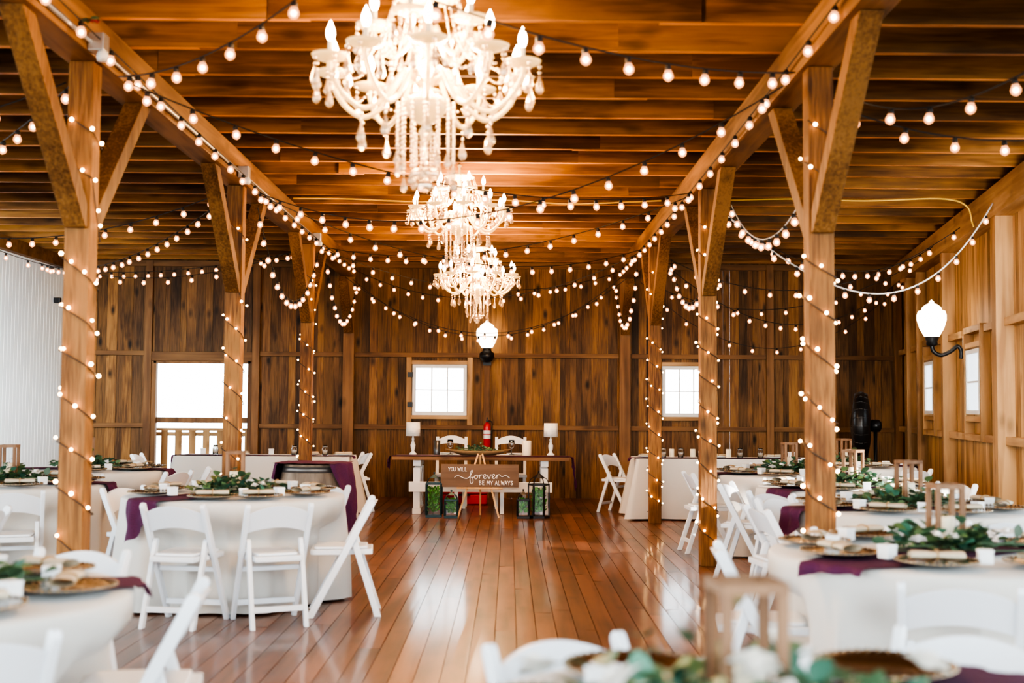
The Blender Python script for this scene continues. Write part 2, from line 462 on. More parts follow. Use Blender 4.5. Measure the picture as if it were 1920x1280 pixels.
# girts between the studs, studs, top plate
studs = [(-6.72, 0), (-5.56, 0), (-3.90, 0), (XPL, 1), (-.34, 2), (XPR, 1), (4.02, 0), (6.0, 0)]
for xs, big in studs:
    hw, dp = (.085, .11) if big == 1 else ((.045, .07) if big == 2 else (.055, .075))
    z1 = ZC if big != 2 else 2.14
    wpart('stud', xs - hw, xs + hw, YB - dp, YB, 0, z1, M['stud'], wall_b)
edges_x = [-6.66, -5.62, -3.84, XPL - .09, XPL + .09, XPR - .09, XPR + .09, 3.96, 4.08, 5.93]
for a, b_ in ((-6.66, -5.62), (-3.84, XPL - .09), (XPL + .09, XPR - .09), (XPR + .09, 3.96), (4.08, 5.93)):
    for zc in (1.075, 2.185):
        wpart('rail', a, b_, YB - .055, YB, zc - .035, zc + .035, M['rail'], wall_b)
wpart('top_plate', XL, 6.2, YB - .06, YB, ZC - .09, ZC, M['rail'], wall_b)
wpart('door_header', DOOR[0] - .08, DOOR[1] + .08, YB - .06, YB, 2.07, 2.21, M['rail'], wall_b)
# knee braces of the wall posts
for xs in (XPL, XPR):
    mb = MB(); mb.bar((xs, YB - .15, 2.55), (xs, YB - .85, 3.27), .13, .13, (1, 0, 0))
    mb.build('brace', M['brace'], wall_b, bevel=.005)

# window frames and sashes in the back wall
def sash_window(name, wx, hinge_left):
    x0, x1, z0, z1 = wx
    mb = MB()
    f = .055
    for a, b_, c, d in ((x0, x1, z0, z0 + f), (x0, x1, z1 - f, z1), (x0, x0 + f, z0 + f, z1 - f), (x1 - f, x1, z0 + f, z1 - f)):
        mb.box(a, b_, YB - .03, YB + .012, c, d)
    root = structure(mb.build(name, M['white_paint'], bevel=.003))
    mb = MB()
    gx0, gx1, gz0, gz1 = x0 + f, x1 - f, z0 + f, z1 - f
    for k in (1, 2):
        xx = gx0 + (gx1 - gx0) * k / 3
        mb.box(xx - .009, xx + .009, YB - .02, YB + .005, gz0, gz1)
    zz = (gz0 + gz1) / 2
    mb.box(gx0, gx1, YB - .021, YB + .006, zz - .009, zz + .009)
    mb.build('muntin', M['white_paint'], root)
    mb = MB(); mb.box(gx0, gx1, YB - .009, YB - .005, gz0, gz1)
    mb.build('pane', M['pane'], root)
    # trimmer studs and headers round the opening
    for xs in (x0 - .05, x1 + .05):
        wpart('trimmer', xs - .04, xs + .04, YB - .075, YB, 1.11, 2.15, M['sidestud'], root)
    wpart('header', x0 - .01, x1 + .01, YB - .07, YB, z1, z1 + .06, M['siderail'], root)
    wpart('sill', x0 - .01, x1 + .01, YB - .08, YB, z0 - .06, z0, M['siderail'], root)
    if hinge_left:
        for zz in (1.42, 1.88):
            wpart('hinge', x0 - .07, x0 + .01, YB - .084, YB - .031, zz - .04, zz + .04, M['black'], root, .003)
    return root
sash_window('window_1', WIN1, True)
sash_window('window_2', WIN2, False)

# doorway with the deck railing outside it
mb = MB()
for xs in (DOOR[0], DOOR[1]):
    mb.box(xs - .045, xs + .045, YB - .04, YB + .06, 0, 2.07)
mb.box(DOOR[0], DOOR[1], YB - .04, YB + .06, 2.03, 2.07)
door = structure(mb.build('door_1', M['stud'], bevel=.004))
wpart('cross_bar', DOOR[0] - .06, DOOR[1] + .06, YB + .035, YB + .075, 1.115, 1.20, M['stud'], door)
rail = empty('deck_railing', (0, YB + .55, 0), 0, 'wooden deck railing outside the bright doorway', 'railing')
mb = MB(); mb.box(-6.2, -3.2, -.05, .05, .985, 1.025); mb.box(-6.2, -3.2, -.02, .02, .90, .96); mb.box(-6.2, -3.2, -.02, .02, .12, .2)
mb.build('rail', M['siderail'], rail, bevel=.003)
xx = -6.1
while xx < -3.25:
    mb = MB(); mb.box(xx - .052, xx + .052, -.045, -.021, .06, .985)
    mb.build('baluster', M['sidestud'], rail, bevel=.003); xx += .22
for xx in (-6.2, -3.2):
    mb = MB(); mb.box(xx - .05, xx + .05, -.05, .05, -.02, 1.05)
    mb.build('post', M['sidestud'], rail, bevel=.003)
mb = MB()
for k in range(12):
    mb.box(-7.2, -2.4, YB + .31 + k * .15, YB + .31 + k * .15 + .14, -.06, -.02)
structure(mb.build('outside_deck', M['siderail']))

# left wall: white ribbed metal with a wooden plate above
mb = MB()
yy = 11.5
while yy < YB:
    y1 = min(yy + .115, YB)
    mb.box(XL - .03, XL, yy, y1, 0, 3.44)
    mb.box(XL - .03, XL + .0015, yy, yy + .018, 0, 3.44)
    yy += .115
wall_l = structure(mb.build('wall_left', M['wallmetal']))
wpart('top_plate', XL - .06, XL + .10, 11.5, YB - .08, 3.44, ZC, M['rail'], wall_l)

# right wall, angled in towards the camera.  local x runs to the far corner, local y into the room
CX, CY = 6.09, YB
ANG = math.atan2(7.7, 1.3)
WR = empty('wall_right', (CX, CY, 0), ANG); structure(WR)
def to_wall(s_, n_, z_):
    return Vector((CX - s_ * math.cos(ANG) - n_ * math.sin(ANG), CY - s_ * math.sin(ANG) + n_ * math.cos(ANG), z_))
WA = (-3.16, -2.52, 1.34, 2.03); WB_ = (-5.99, -5.30, 1.35, 2.06)
mb = MB()
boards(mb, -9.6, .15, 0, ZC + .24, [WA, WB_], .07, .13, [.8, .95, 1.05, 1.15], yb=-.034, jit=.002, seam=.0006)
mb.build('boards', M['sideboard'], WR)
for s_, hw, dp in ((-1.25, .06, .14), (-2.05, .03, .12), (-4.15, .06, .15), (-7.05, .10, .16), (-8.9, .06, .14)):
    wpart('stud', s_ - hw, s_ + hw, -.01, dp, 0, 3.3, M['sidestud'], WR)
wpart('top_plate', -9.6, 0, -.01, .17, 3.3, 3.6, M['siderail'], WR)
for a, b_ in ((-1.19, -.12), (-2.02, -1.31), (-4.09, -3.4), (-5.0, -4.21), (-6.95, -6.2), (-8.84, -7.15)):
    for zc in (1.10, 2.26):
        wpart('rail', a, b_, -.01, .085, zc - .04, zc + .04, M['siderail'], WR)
for n_, w_ in (('window_3', WA), ('window_4', WB_)):
    x0, x1, z0, z1 = w_
    mb = MB(); f = .045
    for a, b_, c, d in ((x0, x1, z0, z0 + f), (x0, x1, z1 - f, z1), (x0, x0 + f, z0 + f, z1 - f), (x1 - f, x1, z0 + f, z1 - f)):
        mb.box(a, b_, .055, .095, c, d)
    root = structure(mb.build(n_, M['white_paint'], None, (CX, CY, 0), ANG, bevel=.003))
    zz = (z0 + z1) / 2
    wpart('muntin', x0 + f, x1 - f, -0 + .062, .088, zz - .009, zz + .009, M['white_paint'], root, 0)
    wpart('pane', x0 + f, x1 - f, (.073), .077, z0 + f, z1 - f, M['frosted'], root, 0)
    for xs in (x0 - .09, x1 + .09):
        wpart('trimmer', xs - .025, xs + .025, -.01, .10, 1.06, 2.32, M['sidestud'], root)
    for zz in (z0 - .05, z1 + .05):
        wpart('sill', x0 - .06, x1 + .06, -.01, .09, zz - .03, zz + .03, M['siderail'], root)
    for zz in (1.10, 2.28):
        wpart('rail', x0 - .06, x1 + .06, -.01, .10, zz - .035, zz + .035, M['siderail'], root)

# ------------------------------------------------------------------ posts, braces, beams
ORD = ['', 'first', 'second', 'third']
BZ = 3.37
def post(xp, k, side):
    y = ROWS[k]
    mb = MB(); mb.box(-.072, .072, -.072, .072, 0, BZ - .004)
    names = {1: 'wide square timber post', 2: 'square timber post', 3: 'slim looking square timber post'}
    lab = '%s timber post of the %s row, wrapped in fairy lights' % (ORD[k].capitalize(), side)
    o = tag(mb.build('timber_post', M['post'], None, (xp, y, 0), bevel=.006), lab, 'post', 'timber posts of the hall')
    for s_ in (-1, 1):
        mb = MB(); mb.prism([(s_ * a, z) for a, z in ((.0735, 2.40), (.0735, 2.527), (.912, 3.366), (1.08, 3.366), (.114, 2.40))], -.062, .062, 'X')
        mb.build('brace', M['brace'], o, bevel=.005)
    return o
for k in (1, 2, 3):
    post(XPL, k, 'left'); post(XPR, k, 'right')
for xp, side in ((XPL, 'left'), (XPR, 'right')):
    mb = MB(); mb.box(-.10, .10, -8.9, 8.98, 0, .245)
    o = tag(mb.build('timber_beam', M['beam'], None, (xp, 9.8, BZ), bevel=.006),
            'long heavy timber beam carried by the %s row of posts' % side, 'beam')
    o['kind'] = 'thing'

# ------------------------------------------------------------------ lights strings
def bulb_mesh():
    mb = MB()
    pr = [(.0001, -.072)] + [(.027 * math.sin(PI * i / 8), -.042 - .027 * math.cos(PI * i / 8)) for i in range(1, 7)] + [(.016, -.012)]
    mb.lathe(pr, 12, 2)
    mb.ball((0, 0, -.041), .0145, 8, 6, 0)
    mb.lathe([(.0135, -.016), (.016, -.014), (.016, .012), (.008, .02)], 8, 1)
    return mb.build('bulb', [M['bulb'], M['blackwire'], M['globeglass']])
BULB = bulb_mesh(); bulb_data = BULB.data; bpy.data.objects.remove(BULB)
deadm = plain('unlit_bulb', (.7, .7, .68), .1, trans=.6)
mb = MB()
bpy_fb = bmesh.new(); bmesh.ops.create_icosphere(bpy_fb, subdivisions=2, radius=.0105)
fairy_data = bpy.data.meshes.new('fairy_bulb'); bpy_fb.to_mesh(fairy_data); bpy_fb.free()
fairy_data.materials.append(M['fairy'])
for p in fairy_data.polygons: p.use_smooth = True

def hang(o_data, name, parent, p, rot=None, scale=1.):
    o = bpy.data.objects.new(name, o_data); COL.objects.link(o); o.parent = parent; o.location = p
    if rot: o.rotation_euler = rot
    if scale != 1.: o.scale = (scale,) * 3
    return o

def light_string(A, B, sag, label, group='globe bulb strings', spacing=.31, wire='blackwire', skew=0., wr=.005, phase=.5):
    A = Vector(A); B = Vector(B); n = 36
    root = empty('string_lights', A, 0, label, 'string lights', group)
    def P(t):
        tt = t + skew * t * (1 - t)
        p = (B - A) * t
        p.z -= sag * 4 * tt * (1 - tt)
        return p
    pts = [P(i / n) for i in range(n + 1)]
    mb = MB(); mb.tube(pts, wr, 6); mb.build('wire', M[wire], root)
    acc = 0.; nxt = spacing * phase
    for a, b_ in zip(pts, pts[1:]):
        l = (b_ - a).length
        while acc + l > nxt:
            q = a.lerp(b_, (nxt - acc) / l)
            hang(bulb_data, 'bulb', root, q + Vector((0, 0, -.022)), (rnd.uniform(-.15, .15), rnd.uniform(-.15, .15), 0))
            nxt += spacing
        acc += l
    return root

ZH = 3.34
pl = lambda k, dx=.14, dz=0: (XPL + dx, ROWS[k], ZH + dz)
pr_ = lambda k, dx=-.14, dz=0: (XPR + dx, ROWS[k], ZH + dz)
light_string((XPL + .14, 7.2, ZH), (-.35, 4.9, 3.55), .20, 'bulb string running from the first left post up past the front chandelier')
light_string((-2.0, 3.6, 3.5), (XPR - .14, 7.0, ZH), .30, 'bulb string sloping down past the front chandelier to the first right post')
light_string((XPL + .14, 7.3, ZH), (XPR - .14, 11.0, ZH), .30, 'bulb string from first left post across to second right post')
light_string((XPR - .14, 7.3, ZH), (XPL + .14, 11.0, ZH), .52, 'bulb string from first right post across to second left post')
light_string((XPL + .14, 11.2, ZH), (XPR - .14, 14.9, ZH), .42, 'bulb string from second left post across to third right post')
light_string((XPR - .14, 11.2, ZH), (XPL + .14, 14.9, ZH), .30, 'bulb string from second right post across to third left post')
light_string((XPL + .14, 15.2, ZH), (XPR - .14, 18.6, 3.45), .38, 'bulb string from third left post to the back wall')
light_string((XPR - .14, 15.2, ZH), (XPL + .14, 18.6, 3.45), .50, 'bulb string from third right post to the back wall')
light_string((XPL + .1, 18.45, 3.30), (XPR - .1, 18.45, 3.36), .88, 'lowest bulb swag hanging along the back wall above the couple table', spacing=.25)
light_string((XPL + .1, 17.6, 3.25), (XPR - .1, 17.6, 3.25), .80, 'second bulb swag hanging just before the back wall swag', spacing=.34)
# along the beams
light_string((XPL + .175, 4.2, 3.50), (XPL + .175, 18.4, 3.44), .10, 'bulb string running along the inner face of the left beam', spacing=.5)
light_string((XPR - .14, 4.2, 3.50), (XPR - .14, 18.4, 3.44), .10, 'bulb string running along the inner face of the right beam', spacing=.55)
light_string((XPL + .16, 11.15, 3.2), (XPL + .16, 14.75, 3.25), .72, 'deep bulb loop between the second and third left posts', spacing=.26)
light_string((XPL + .2, 15.1, 3.2), (XPL + .2, 18.2, 3.25), .66, 'deep bulb loop between the third left post and back wall', spacing=.26)
light_string((XPR + .18, 7.3, 3.2), (XPR + .18, 10.8, 3.2), .52, 'bulb loop between the first and second right posts', spacing=.27, wire='whitewire')
light_string((XPR + .16, 11.15, 3.2), (XPR + .16, 14.75, 3.2), .68, 'deep bulb loop between the second and third right posts', spacing=.26)
light_string((XPR - .2, 15.1, 3.2), (XPR - .2, 18.2, 3.2), .66, 'deep bulb loop between the third right post and back wall', spacing=.26)
# right aisle
light_string((XPR + .1, 6.9, 3.2), (3.3, 4.9, 3.62), .34, 'large looking bulb string rising to the top right corner', spacing=.25, wr=.006, skew=.5)
light_string((XPR + .1, 7.1, 3.18), (4.6, 7.4, 3.55), .34, 'bulb string crossing the right aisle from the first right post')
light_string((XPR + .1, 11.0, 3.2), to_wall(-6.9, .3, 3.45) if False else (4.72, 11.9, 3.42), .84, 'white corded bulb swag in the right aisle near the wall lamp', spacing=.27, wire='whitewire', wr=.008, skew=-.3)
light_string((XPR + .1, 11.1, 3.2), (5.2, 15.0, 3.4), .42, 'bulb string from second right post to the right wall')
light_string((XPR + .1, 14.9, 3.25), (4.95, 13.4, 3.4), .55, 'bulb string from third right post to the right wall near the lamp')
light_string((XPR + .1, 15.05, 3.2), (5.75, 18.0, 3.3), .72, 'bulb swag from third right post into the right back corner')
light_string((XPR + .2, 18.5, 3.3), (5.9, 18.3, 3.3), 1.0, 'bulb swag along the back wall above the second window', spacing=.36)
light_string((XPR + .2, 18.2, 3.3), (5.35, 15.8, 3.35), .55, 'bulb string from the back wall to the right wall', spacing=.36)
# left aisle
light_string((XPL - .1, 7.0, 3.25), (-6.6, 7.9, 3.5), .40, 'bulb string leaving the first left post toward the left edge')
light_string((XPL - .1, 7.15, 3.3), (-6.6, 12.2, 3.4), .22, 'bulb string from first left post back to the white wall')
light_string((XPL - .1, 10.9, 3.3), (-6.6, 12.8, 3.35), .32, 'bulb string from second left post to the white wall')
light_string((XPL - .1, 11.1, 3.3), (-6.55, 17.0, 3.35), .30, 'bulb string from second left post to the far white wall')
light_string((XPL - .1, 14.9, 3.3), (-6.6, 15.4, 3.38), .38, 'bulb string crossing the left aisle from the third left post')
light_string((XPL - .1, 15.0, 3.3), (-6.6, 18.4, 3.40), .12, 'bulb string from third left post into the left back corner')

# fairy lights wound round each post
def fairy(xp, k, side, z0=.15):
    root = empty('fairy_lights', (xp, ROWS[k], 0), 0, 'tiny warm fairy lights wound around the %s %s post' % (ORD[k], side), 'fairy lights', 'fairy lights on the posts')
    h = .081; pitch = .27
    corners = [(-h, -h), (h, -h), (h, h), (-h, h)]
    pts = []; z = 3.05; i = 0
    jit = random.Random(k * 7 + (side == 'left'))
    while z > z0:
        c = corners[i % 4]
        pts.append(Vector((c[0], c[1], z)))
        # wire dips across the front, climbs a little behind
        z -= pitch * (.42 if i % 4 == 0 else .19) * jit.uniform(.8, 1.25)
        i += 1
        if 2.36 < z < 2.66: z -= .30
    mb = MB(); mb.tube(pts, .004, 6); mb.build('wire', M['brownwire'], root)
    acc = 0; nxt = .05
    for a, b_ in zip(pts, pts[1:]):
        l = (b_ - a).length
        out = Vector(((a.x + b_.x), (a.y + b_.y), 0)).normalized() * .014
        while acc + l > nxt:
            q = a.lerp(b_, (nxt - acc) / l)
            hang(fairy_data, 'bulb', root, q + out + Vector((0, 0, jit.uniform(-.012, .03))), None, jit.uniform(.85, 1.15))
            nxt += .135 * jit.uniform(.7, 1.3)
        acc += l
for k in (1, 2, 3):
    fairy(XPL, k, 'left', .2); fairy(XPR, k, 'right', .12)

# conduit, junction boxes and cables
mb = MB(); mb.tube([(0, 0, 0), (0, 3.9, 0), (.0, 7.9, 0), (0, 11.5, 0)], .014, 8)
cd = tag(mb.build('metal_conduit', M['galv'], None, (XPL + .118, 4.0, BZ + .05)), 'thin grey metal conduit along the left timber beam', 'conduit')
for yy, lab in ((6.8, 'grey junction box on left beam above the first left post'), (10.6, 'grey junction box on left beam above the second left post'), (14.7, 'grey junction box on left beam above the third left post')):
    bx = empty('junction_box', (XPL + .15, yy, BZ + .05), 0, lab, 'junction box')
    mb = MB(); mb.box(-.045, .045, -.05, .05, -.05, .05); mb.build('housing', M['galv'], bx, bevel=.006)
    mb = MB(); mb.lathe([(.028, -.03), (.034, 0), (.018, .03)], 12, 0, Matrix.Translation((.03, -.02, -.075))); mb.build('lamp_socket', M['white_paint'], bx)
pts = [(-2.3, 12.9, 3.585), (-1.7, 13.0, 3.60), (-1.0, 13.05, 3.585), (-.1, 13.0, 3.60), (.6, 13.05, 3.572), (1.25, 12.95, 3.58), (1.6, 12.9, 3.59)]
mb = MB(); mb.tube(catmull(pts, 6), .009, 6)
tag(mb.build('yellow_cable', M['yellowwire']), 'yellow electric cable stapled across the ceiling joists behind the middle chandelier', 'cable')
pts = [(1.95, 12.9, 3.585), (2.9, 12.8, 3.6), (3.7, 12.7, 3.57), (4.45, 12.6, 3.58), (4.70, 12.55, 3.5), (4.76, 12.55, 3.33), (4.76, 12.5, 3.28)]
mb = MB(); mb.tube(catmull(pts, 6), .009, 6)
tag(mb.build('yellow_cable', M['yellowwire']), 'yellow electric cable bending down at the right wall', 'cable')

sp = empty('flower_sprig', (XPL + .16, 6.62, BZ + .13), 0, 'red flower sprig tucked on the left beam above the first left post', 'flower')
redp = plain('red_petals', (.55, .04, .05), .6)
mb = MB()
for k in range(9):
    a = k * .7; leaf_into(mb, Vector((0, 0, 0)), Vector((math.cos(a), math.sin(a), .4 - .1 * k)), Vector((0, .3, 1)), .06, .03, (1, 1, 1), 0, False)
mb.build('leaves', M['leaf'], sp, recalc=False)
mb = MB()
for k in range(10):
    a = k * .65; leaf_into(mb, Vector((.03, -.02, -.02)), Vector((math.cos(a), math.sin(a), .3)), Vector((0, -.6, 1)), .035, .03, (1, 1, 1))
mb.build('bloom', redp, sp, recalc=False)

# ------------------------------------------------------------------ chandeliers
def make_chandelier():
    root = empty('crystal_chandelier')
    # column
    mb = MB()
    prof = [(.004, -.33), (.03, -.31), (.045, -.28), (.02, -.25), (.06, -.235), (.115, -.20), (.135, -.16), (.12, -.13), (.05, -.11), (.03, -.08), (.06, -.05), (.075, -.02), (.05, .02), (.025, .05), (.03, .09), (.06, .13), (.065, .17), (.03, .21), (.022, .27), (.05, .31), (.055, .34), (.02, .38), (.015, .42), (.03, .44), (.004, .46)]
    mb.lathe([(a * .72, b_) for a, b_ in prof], 20); mb.build('column', M['crystal_arm'], root)
    mb = MB(); mb.lathe([(.05, .30), (.13, .335), (.15, .33), (.13, .345), (.05, .33)], 20); mb.build('crown', M['crystal_arm'], root)
    # shared pieces
    mb = MB(); mb.lathe([(.012, -.012), (.05, -.006), (.078, .006), (.084, .016), (.072, .012), (.03, .004), (.012, .0)], 14); pan = mb
    d_pan = pan.build('drip_pan', M['crystal_arm']).data
    mb = MB(); mb.lathe([(.017, .0), (.017, .018), (.012, .022), (.012, .075), (.007, .078)], 10)
    d_can = mb.build('candle_sleeve', M['candle']).data
    mb = MB(); mb.lathe([(.006, .076), (.013, .085), (.0195, .105), (.019, .122), (.012, .143), (.005, .160), (.001, .168)], 12)
    d_fl = mb.build('flame_bulb', M['flame']).data
    mb = MB(); mb.ball((0, 0, -.014), .009, 8, 4); mb.ball((0, 0, -.036), .007, 8, 4)
    mb.lathe([(.002, -.045), (.006, -.055), (.015, -.085), (.017, -.098), (.010, -.112), (.001, -.118)], 6, smooth=False)
    d_dr = mb.build('crystal_drop', M['crystal']).data
    for nm in ('drip_pan', 'candle_sleeve', 'flame_bulb', 'crystal_drop'):
        for o in [o for o in COL.objects if o.name == nm]: bpy.data.objects.remove(o)
    def arm(a, reach, zp, dip, hub, idx):
        c, s_ = math.cos(a), math.sin(a)
        prof = [(.04, hub), (reach * .22, hub + .05), (reach * .36, hub - .03), (reach * .50, zp - dip * .85), (reach * .68, zp - dip), (reach * .88, zp - dip * .7), (reach, zp - dip * .25), (reach, zp - .008)]
        pts = catmull([(r_ * c, r_ * s_, z_) for r_, z_ in prof], 4)
        mb = MB(); mb.tube(pts, .0115, 8)
        ar = mb.build('arm', M['crystal_arm'], root)
        p = Vector((reach * c, reach * s_, zp))
        hang(d_pan, 'drip_pan', ar, p); hang(d_can, 'candle_sleeve', ar, p); hang(d_fl, 'flame_bulb', ar, p)
        for q in range(5):
            b_ = a + 2 * PI * q / 5 + .3
            hang(d_dr, 'crystal_drop', ar, p + Vector((.076 * math.cos(b_), .076 * math.sin(b_), .008)), None, 1.0 if q % 2 else 1.2)
        hang(d_dr, 'crystal_drop', ar, Vector((reach * .68 * c, reach * .68 * s_, zp - dip - .01)), None, 1.25)
    for k in range(10):
        arm(2 * PI * k / 10 + .15, .44, 0, .20, -.06, k)
    for k in range(5):
        arm(2 * PI * k / 5 + .45, .235, .185, .13, .14, k)
    for k in range(14):
        a = 2 * PI * k / 14; rr = .128; ln = .26 + .05 * math.cos(3 * a)
        mb = MB(); z = -.16
        while z > -.16 - ln:
            mb.ball((rr * math.cos(a), rr * math.sin(a), z), .0095, 6, 4); z -= .021
        T = Matrix.Translation((rr * math.cos(a), rr * math.sin(a), z + .03))
        mb.lathe([(.002, -.025), (.006, -.035), (.015, -.065), (.017, -.078), (.010, -.092), (.001, -.098)], 6, 0, T, smooth=False)
        mb.build('bead_strand', M['crystal'], root)
    for k in range(7):
        a = 2 * PI * k / 7; rr = .05
        mb = MB(); z = -.30
        while z > -.44:
            mb.ball((rr * math.cos(a), rr * math.sin(a), z), .0085, 6, 4); z -= .019
        mb.ball((rr * math.cos(a), rr * math.sin(a), z - .02), .024, 8, 6)
        mb.build('bead_strand', M['crystal'], root)
    mb = MB(); mb.tube([(0, 0, -.32), (0, 0, -.5)], .004, 6); mb.ball((0, 0, -.52), .034, 10, 6); mb.build('finial', M['crystal'], root)
    for k in range(10):
        a0 = 2 * PI * k / 10 + .15; a1 = a0 + 2 * PI / 10
        p = Vector((.44 * math.cos(a0), .44 * math.sin(a0), -.005)); q = Vector((.44 * math.cos(a1), .44 * math.sin(a1), -.005))
        mb = MB()
        for i in range(1, 13):
            t = i / 13; w = p.lerp(q, t); w.z -= .09 * 4 * t * (1 - t)
            mb.ball(w, .0075, 6, 4)
        mb.build('bead_swag', M['crystal'], root)
    for k in range(10):
        a0 = 2 * PI * k / 10 + .15
        p = Vector((.14 * math.cos(a0), .14 * math.sin(a0), .33)); q = Vector((.36 * math.cos(a0), .36 * math.sin(a0), -.02))
        mb = MB()
        mb.tube([p.lerp(q, i / 16) - Vector((0, 0, .10 * 4 * (i / 16) * (1 - i / 16))) for i in range(17)], .004, 5)
        for i in range(0, 17):
            t = i / 16; w = p.lerp(q, t); w.z -= .10 * 4 * t * (1 - t)
            mb.ball(w, .0075, 6, 4)
        mb.build('bead_swag', M['crystal'], root)
    return root
ch = Proto(make_chandelier())
for (x, y, z, s_, lab) in ((-.41, 5.85, 3.02, 1.08, 'big blurred crystal chandelier at the top of the photo'),
                           (-.47, 11.2, 3.19, .95, 'middle crystal chandelier hanging from a short chain'),
                           (-.40, 15.1, 3.00, 1.05, 'farthest crystal chandelier hanging before the back wall')):
    o = ch.put((x, y, z), rnd.uniform(0, 1), lab, 'chandelier', 'crystal chandeliers', s_)
    mb = MB(); zz = .46; flip = 0
    ztop = (ZC + .10 - z) / s_
    while zz < ztop:
        mb.ball((0, 0, zz), .012, 6, 4, sz=1.6); zz += .03
    mb.build('chain', M['chrome'], o)
    ld = bpy.data.lights.new('chandelier_light', 'POINT'); ld.energy = 430; ld.color = (1., .60, .29); ld.shadow_soft_size = .28
    lo = bpy.data.objects.new('chandelier_light', ld); COL.objects.link(lo); lo.location = (x, y, z + .02)

# ------------------------------------------------------------------ wall lamps
def acorn(root, c, s_=1.):
    mb = MB()
    pr2 = [(.06, -.20), (.085, -.19), (.135, -.10), (.165, .0), (.165, .06), (.15, .105), (.115, .115), (.105, .15), (.06, .185), (.03, .195), (.028, .215), (.001, .24)]
    mb.lathe([(a * s_, b_ * s_) for a, b_ in pr2], 20, 0, Matrix.Translation(c))
    return mb.build('globe', M['globe'], root)
lamp = empty('wall_lamp', (-.34, YB - .28, 2.43), 0, 'acorn globe wall lamp glowing on the back wall above the couple table', 'lamp')
acorn(lamp, (0, 0, .05), .98)
mb = MB(); mb.lathe([(.03, -.36), (.08, -.34), (.115, -.28), (.11, -.22), (.07, -.19), (.06, -.15), (.07, -.14)], 20); mb.build('urn_base', M['black'], lamp)
mb = MB(); mb.tube([(0, 0, -.30), (0, .12, -.33), (0, .2, -.30)], .02, 8); mb.box(-.06, .06, .19, .205, -.4, -.16); mb.build('bracket', M['black'], lamp, bevel=0)
p = to_wall(5.10, .0, 2.1)
base = to_wall(5.10, .42, 2.42)
lamp = empty('wall_lamp', (0, 0, 0), 0, 'acorn globe wall lamp on a curved black arm at the right wall', 'lamp')
acorn(lamp, base, .98)
mb = MB(); mb.lathe([(.03, -.30), (.065, -.28), (.06, -.24), (.075, -.21), (.07, -.17), (.085, -.16)], 18, 0, Matrix.Translation(base)); mb.build('holder', M['black'], lamp)
pts = [to_wall(5.10, .42, 2.14), to_wall(5.10, .40, 2.06), to_wall(5.10, .32, 2.02), to_wall(5.10, .22, 2.06), to_wall(5.10, .14, 2.12), to_wall(5.10, .10, 2.06), to_wall(5.10, .105, 1.98)]
mb = MB(); mb.tube(catmull(pts, 6), .024, 10); mb.build('arm', M['black'], lamp)
mb = MB(); mb.bar(to_wall(5.10, .06, 1.92), to_wall(5.10, .06, 2.24), .12, .03, to_wall(0, 1, 0) - to_wall(0, 0, 0)); mb.build('wall_plate', M['white_paint'], lamp, bevel=.004)

# ------------------------------------------------------------------ chairs
def make_chair():
    root = empty('folding_chair')
    hx = .203
    def leg_poly(p, q, w, top_round=True):
        p = Vector((p[0], p[1], 0)); q = Vector((q[0], q[1], 0)); d = (q - p).normalized(); n = Vector((-d.y, d.x, 0))
        out = []
        # p is the top
        for k in range(7):
            a = PI * k / 6
            v = p + (n * math.cos(a) - d * math.sin(a)) * w / 2
            out.append((v.x, v.y))
        # foot cut level with the floor
        for sgn in (-1, 1):
            e = q + n * sgn * w / 2
            t = -e.y / d.y if abs(d.y) > 1e-6 else 0
            e = e + d * t
            out.append((e.x, e.y))
        return out
    for s_ in (-1, 1):
        mb = MB(); mb.prism(leg_poly((-.195, .755), (.205, 0), .046), s_ * hx - .0145, s_ * hx + .0145, 'X'); mb.build('leg', M['chair'], root, bevel=.006)
        mb = MB(); mb.prism(leg_poly((-.075, .525), (-.245, 0), .042), s_ * .170 - .014, s_ * .170 + .014, 'X'); mb.build('leg', M['chair'], root, bevel=.006)
    mb = MB()
    mb.prism([(-.150, -.205), (.150, -.205), (.150, -.07), (.183, -.045), (.183, .185), (.165, .205), (-.165, .205), (-.183, .185), (-.183, -.045), (-.150, -.07)], .41, .445, 'Z')
    seat = mb.build('seat', M['chair'], root, bevel=.007)
    mb = MB(); mb.prism([(-.125, -.17), (.125, -.17), (.155, .0), (.155, .165), (.14, .18), (-.14, .18), (-.155, .165), (-.155, .0)], .4455, .462, 'Z'); mb.build('pad', M['pad'], seat, bevel=.008)
    # arched, dished back slat between the long legs
    mb = MB(); n = 14; vs = []
    for i in range(n + 1):
        u = -1 + 2 * i / n; xx = u * .190
        zt = .715 + .048 * (1 - u * u); zb = .585 + .036 * (1 - u * u)
        for z in (zb, zt):
            yc = -.195 + (.755 - z) * .53 - .028 * (1 - u * u)
            vs += [(xx, yc - .009, z), (xx, yc + .009, z)]
    fs = []
    for i in range(n):
        a = i * 4; b_ = a + 4
        fs += [(a, b_, b_ + 2, a + 2), (a + 1, a + 3, b_ + 3, b_ + 1), (a + 2, b_ + 2, b_ + 3, a + 3), (a, a + 1, b_ + 1, b_)]
    fs += [(0, 2, 3, 1), (n * 4, n * 4 + 1, n * 4 + 3, n * 4 + 2)]
    mb.add(vs, fs); mb.build('backrest', M['chair'], root, bevel=.004)
    mb = MB(); mb.box(-.157, .157, -.222, -.200, .10, .135); mb.build('stretcher', M['chair'], root, bevel=.004)
    mb = MB(); mb.box(-.19, .19, .125, .147, .10, .135); mb.build('stretcher', M['chair'], root, bevel=.004)
    mb = MB(); mb.box(-.19, .19, .02, .04, .33, .36); mb.build('stretcher', M['chair'], root, bevel=.004)
    return root
CHAIR = Proto(make_chair())
SIDE = ['right', 'far right', 'far', 'far left', 'left', 'near left', 'near', 'near right']
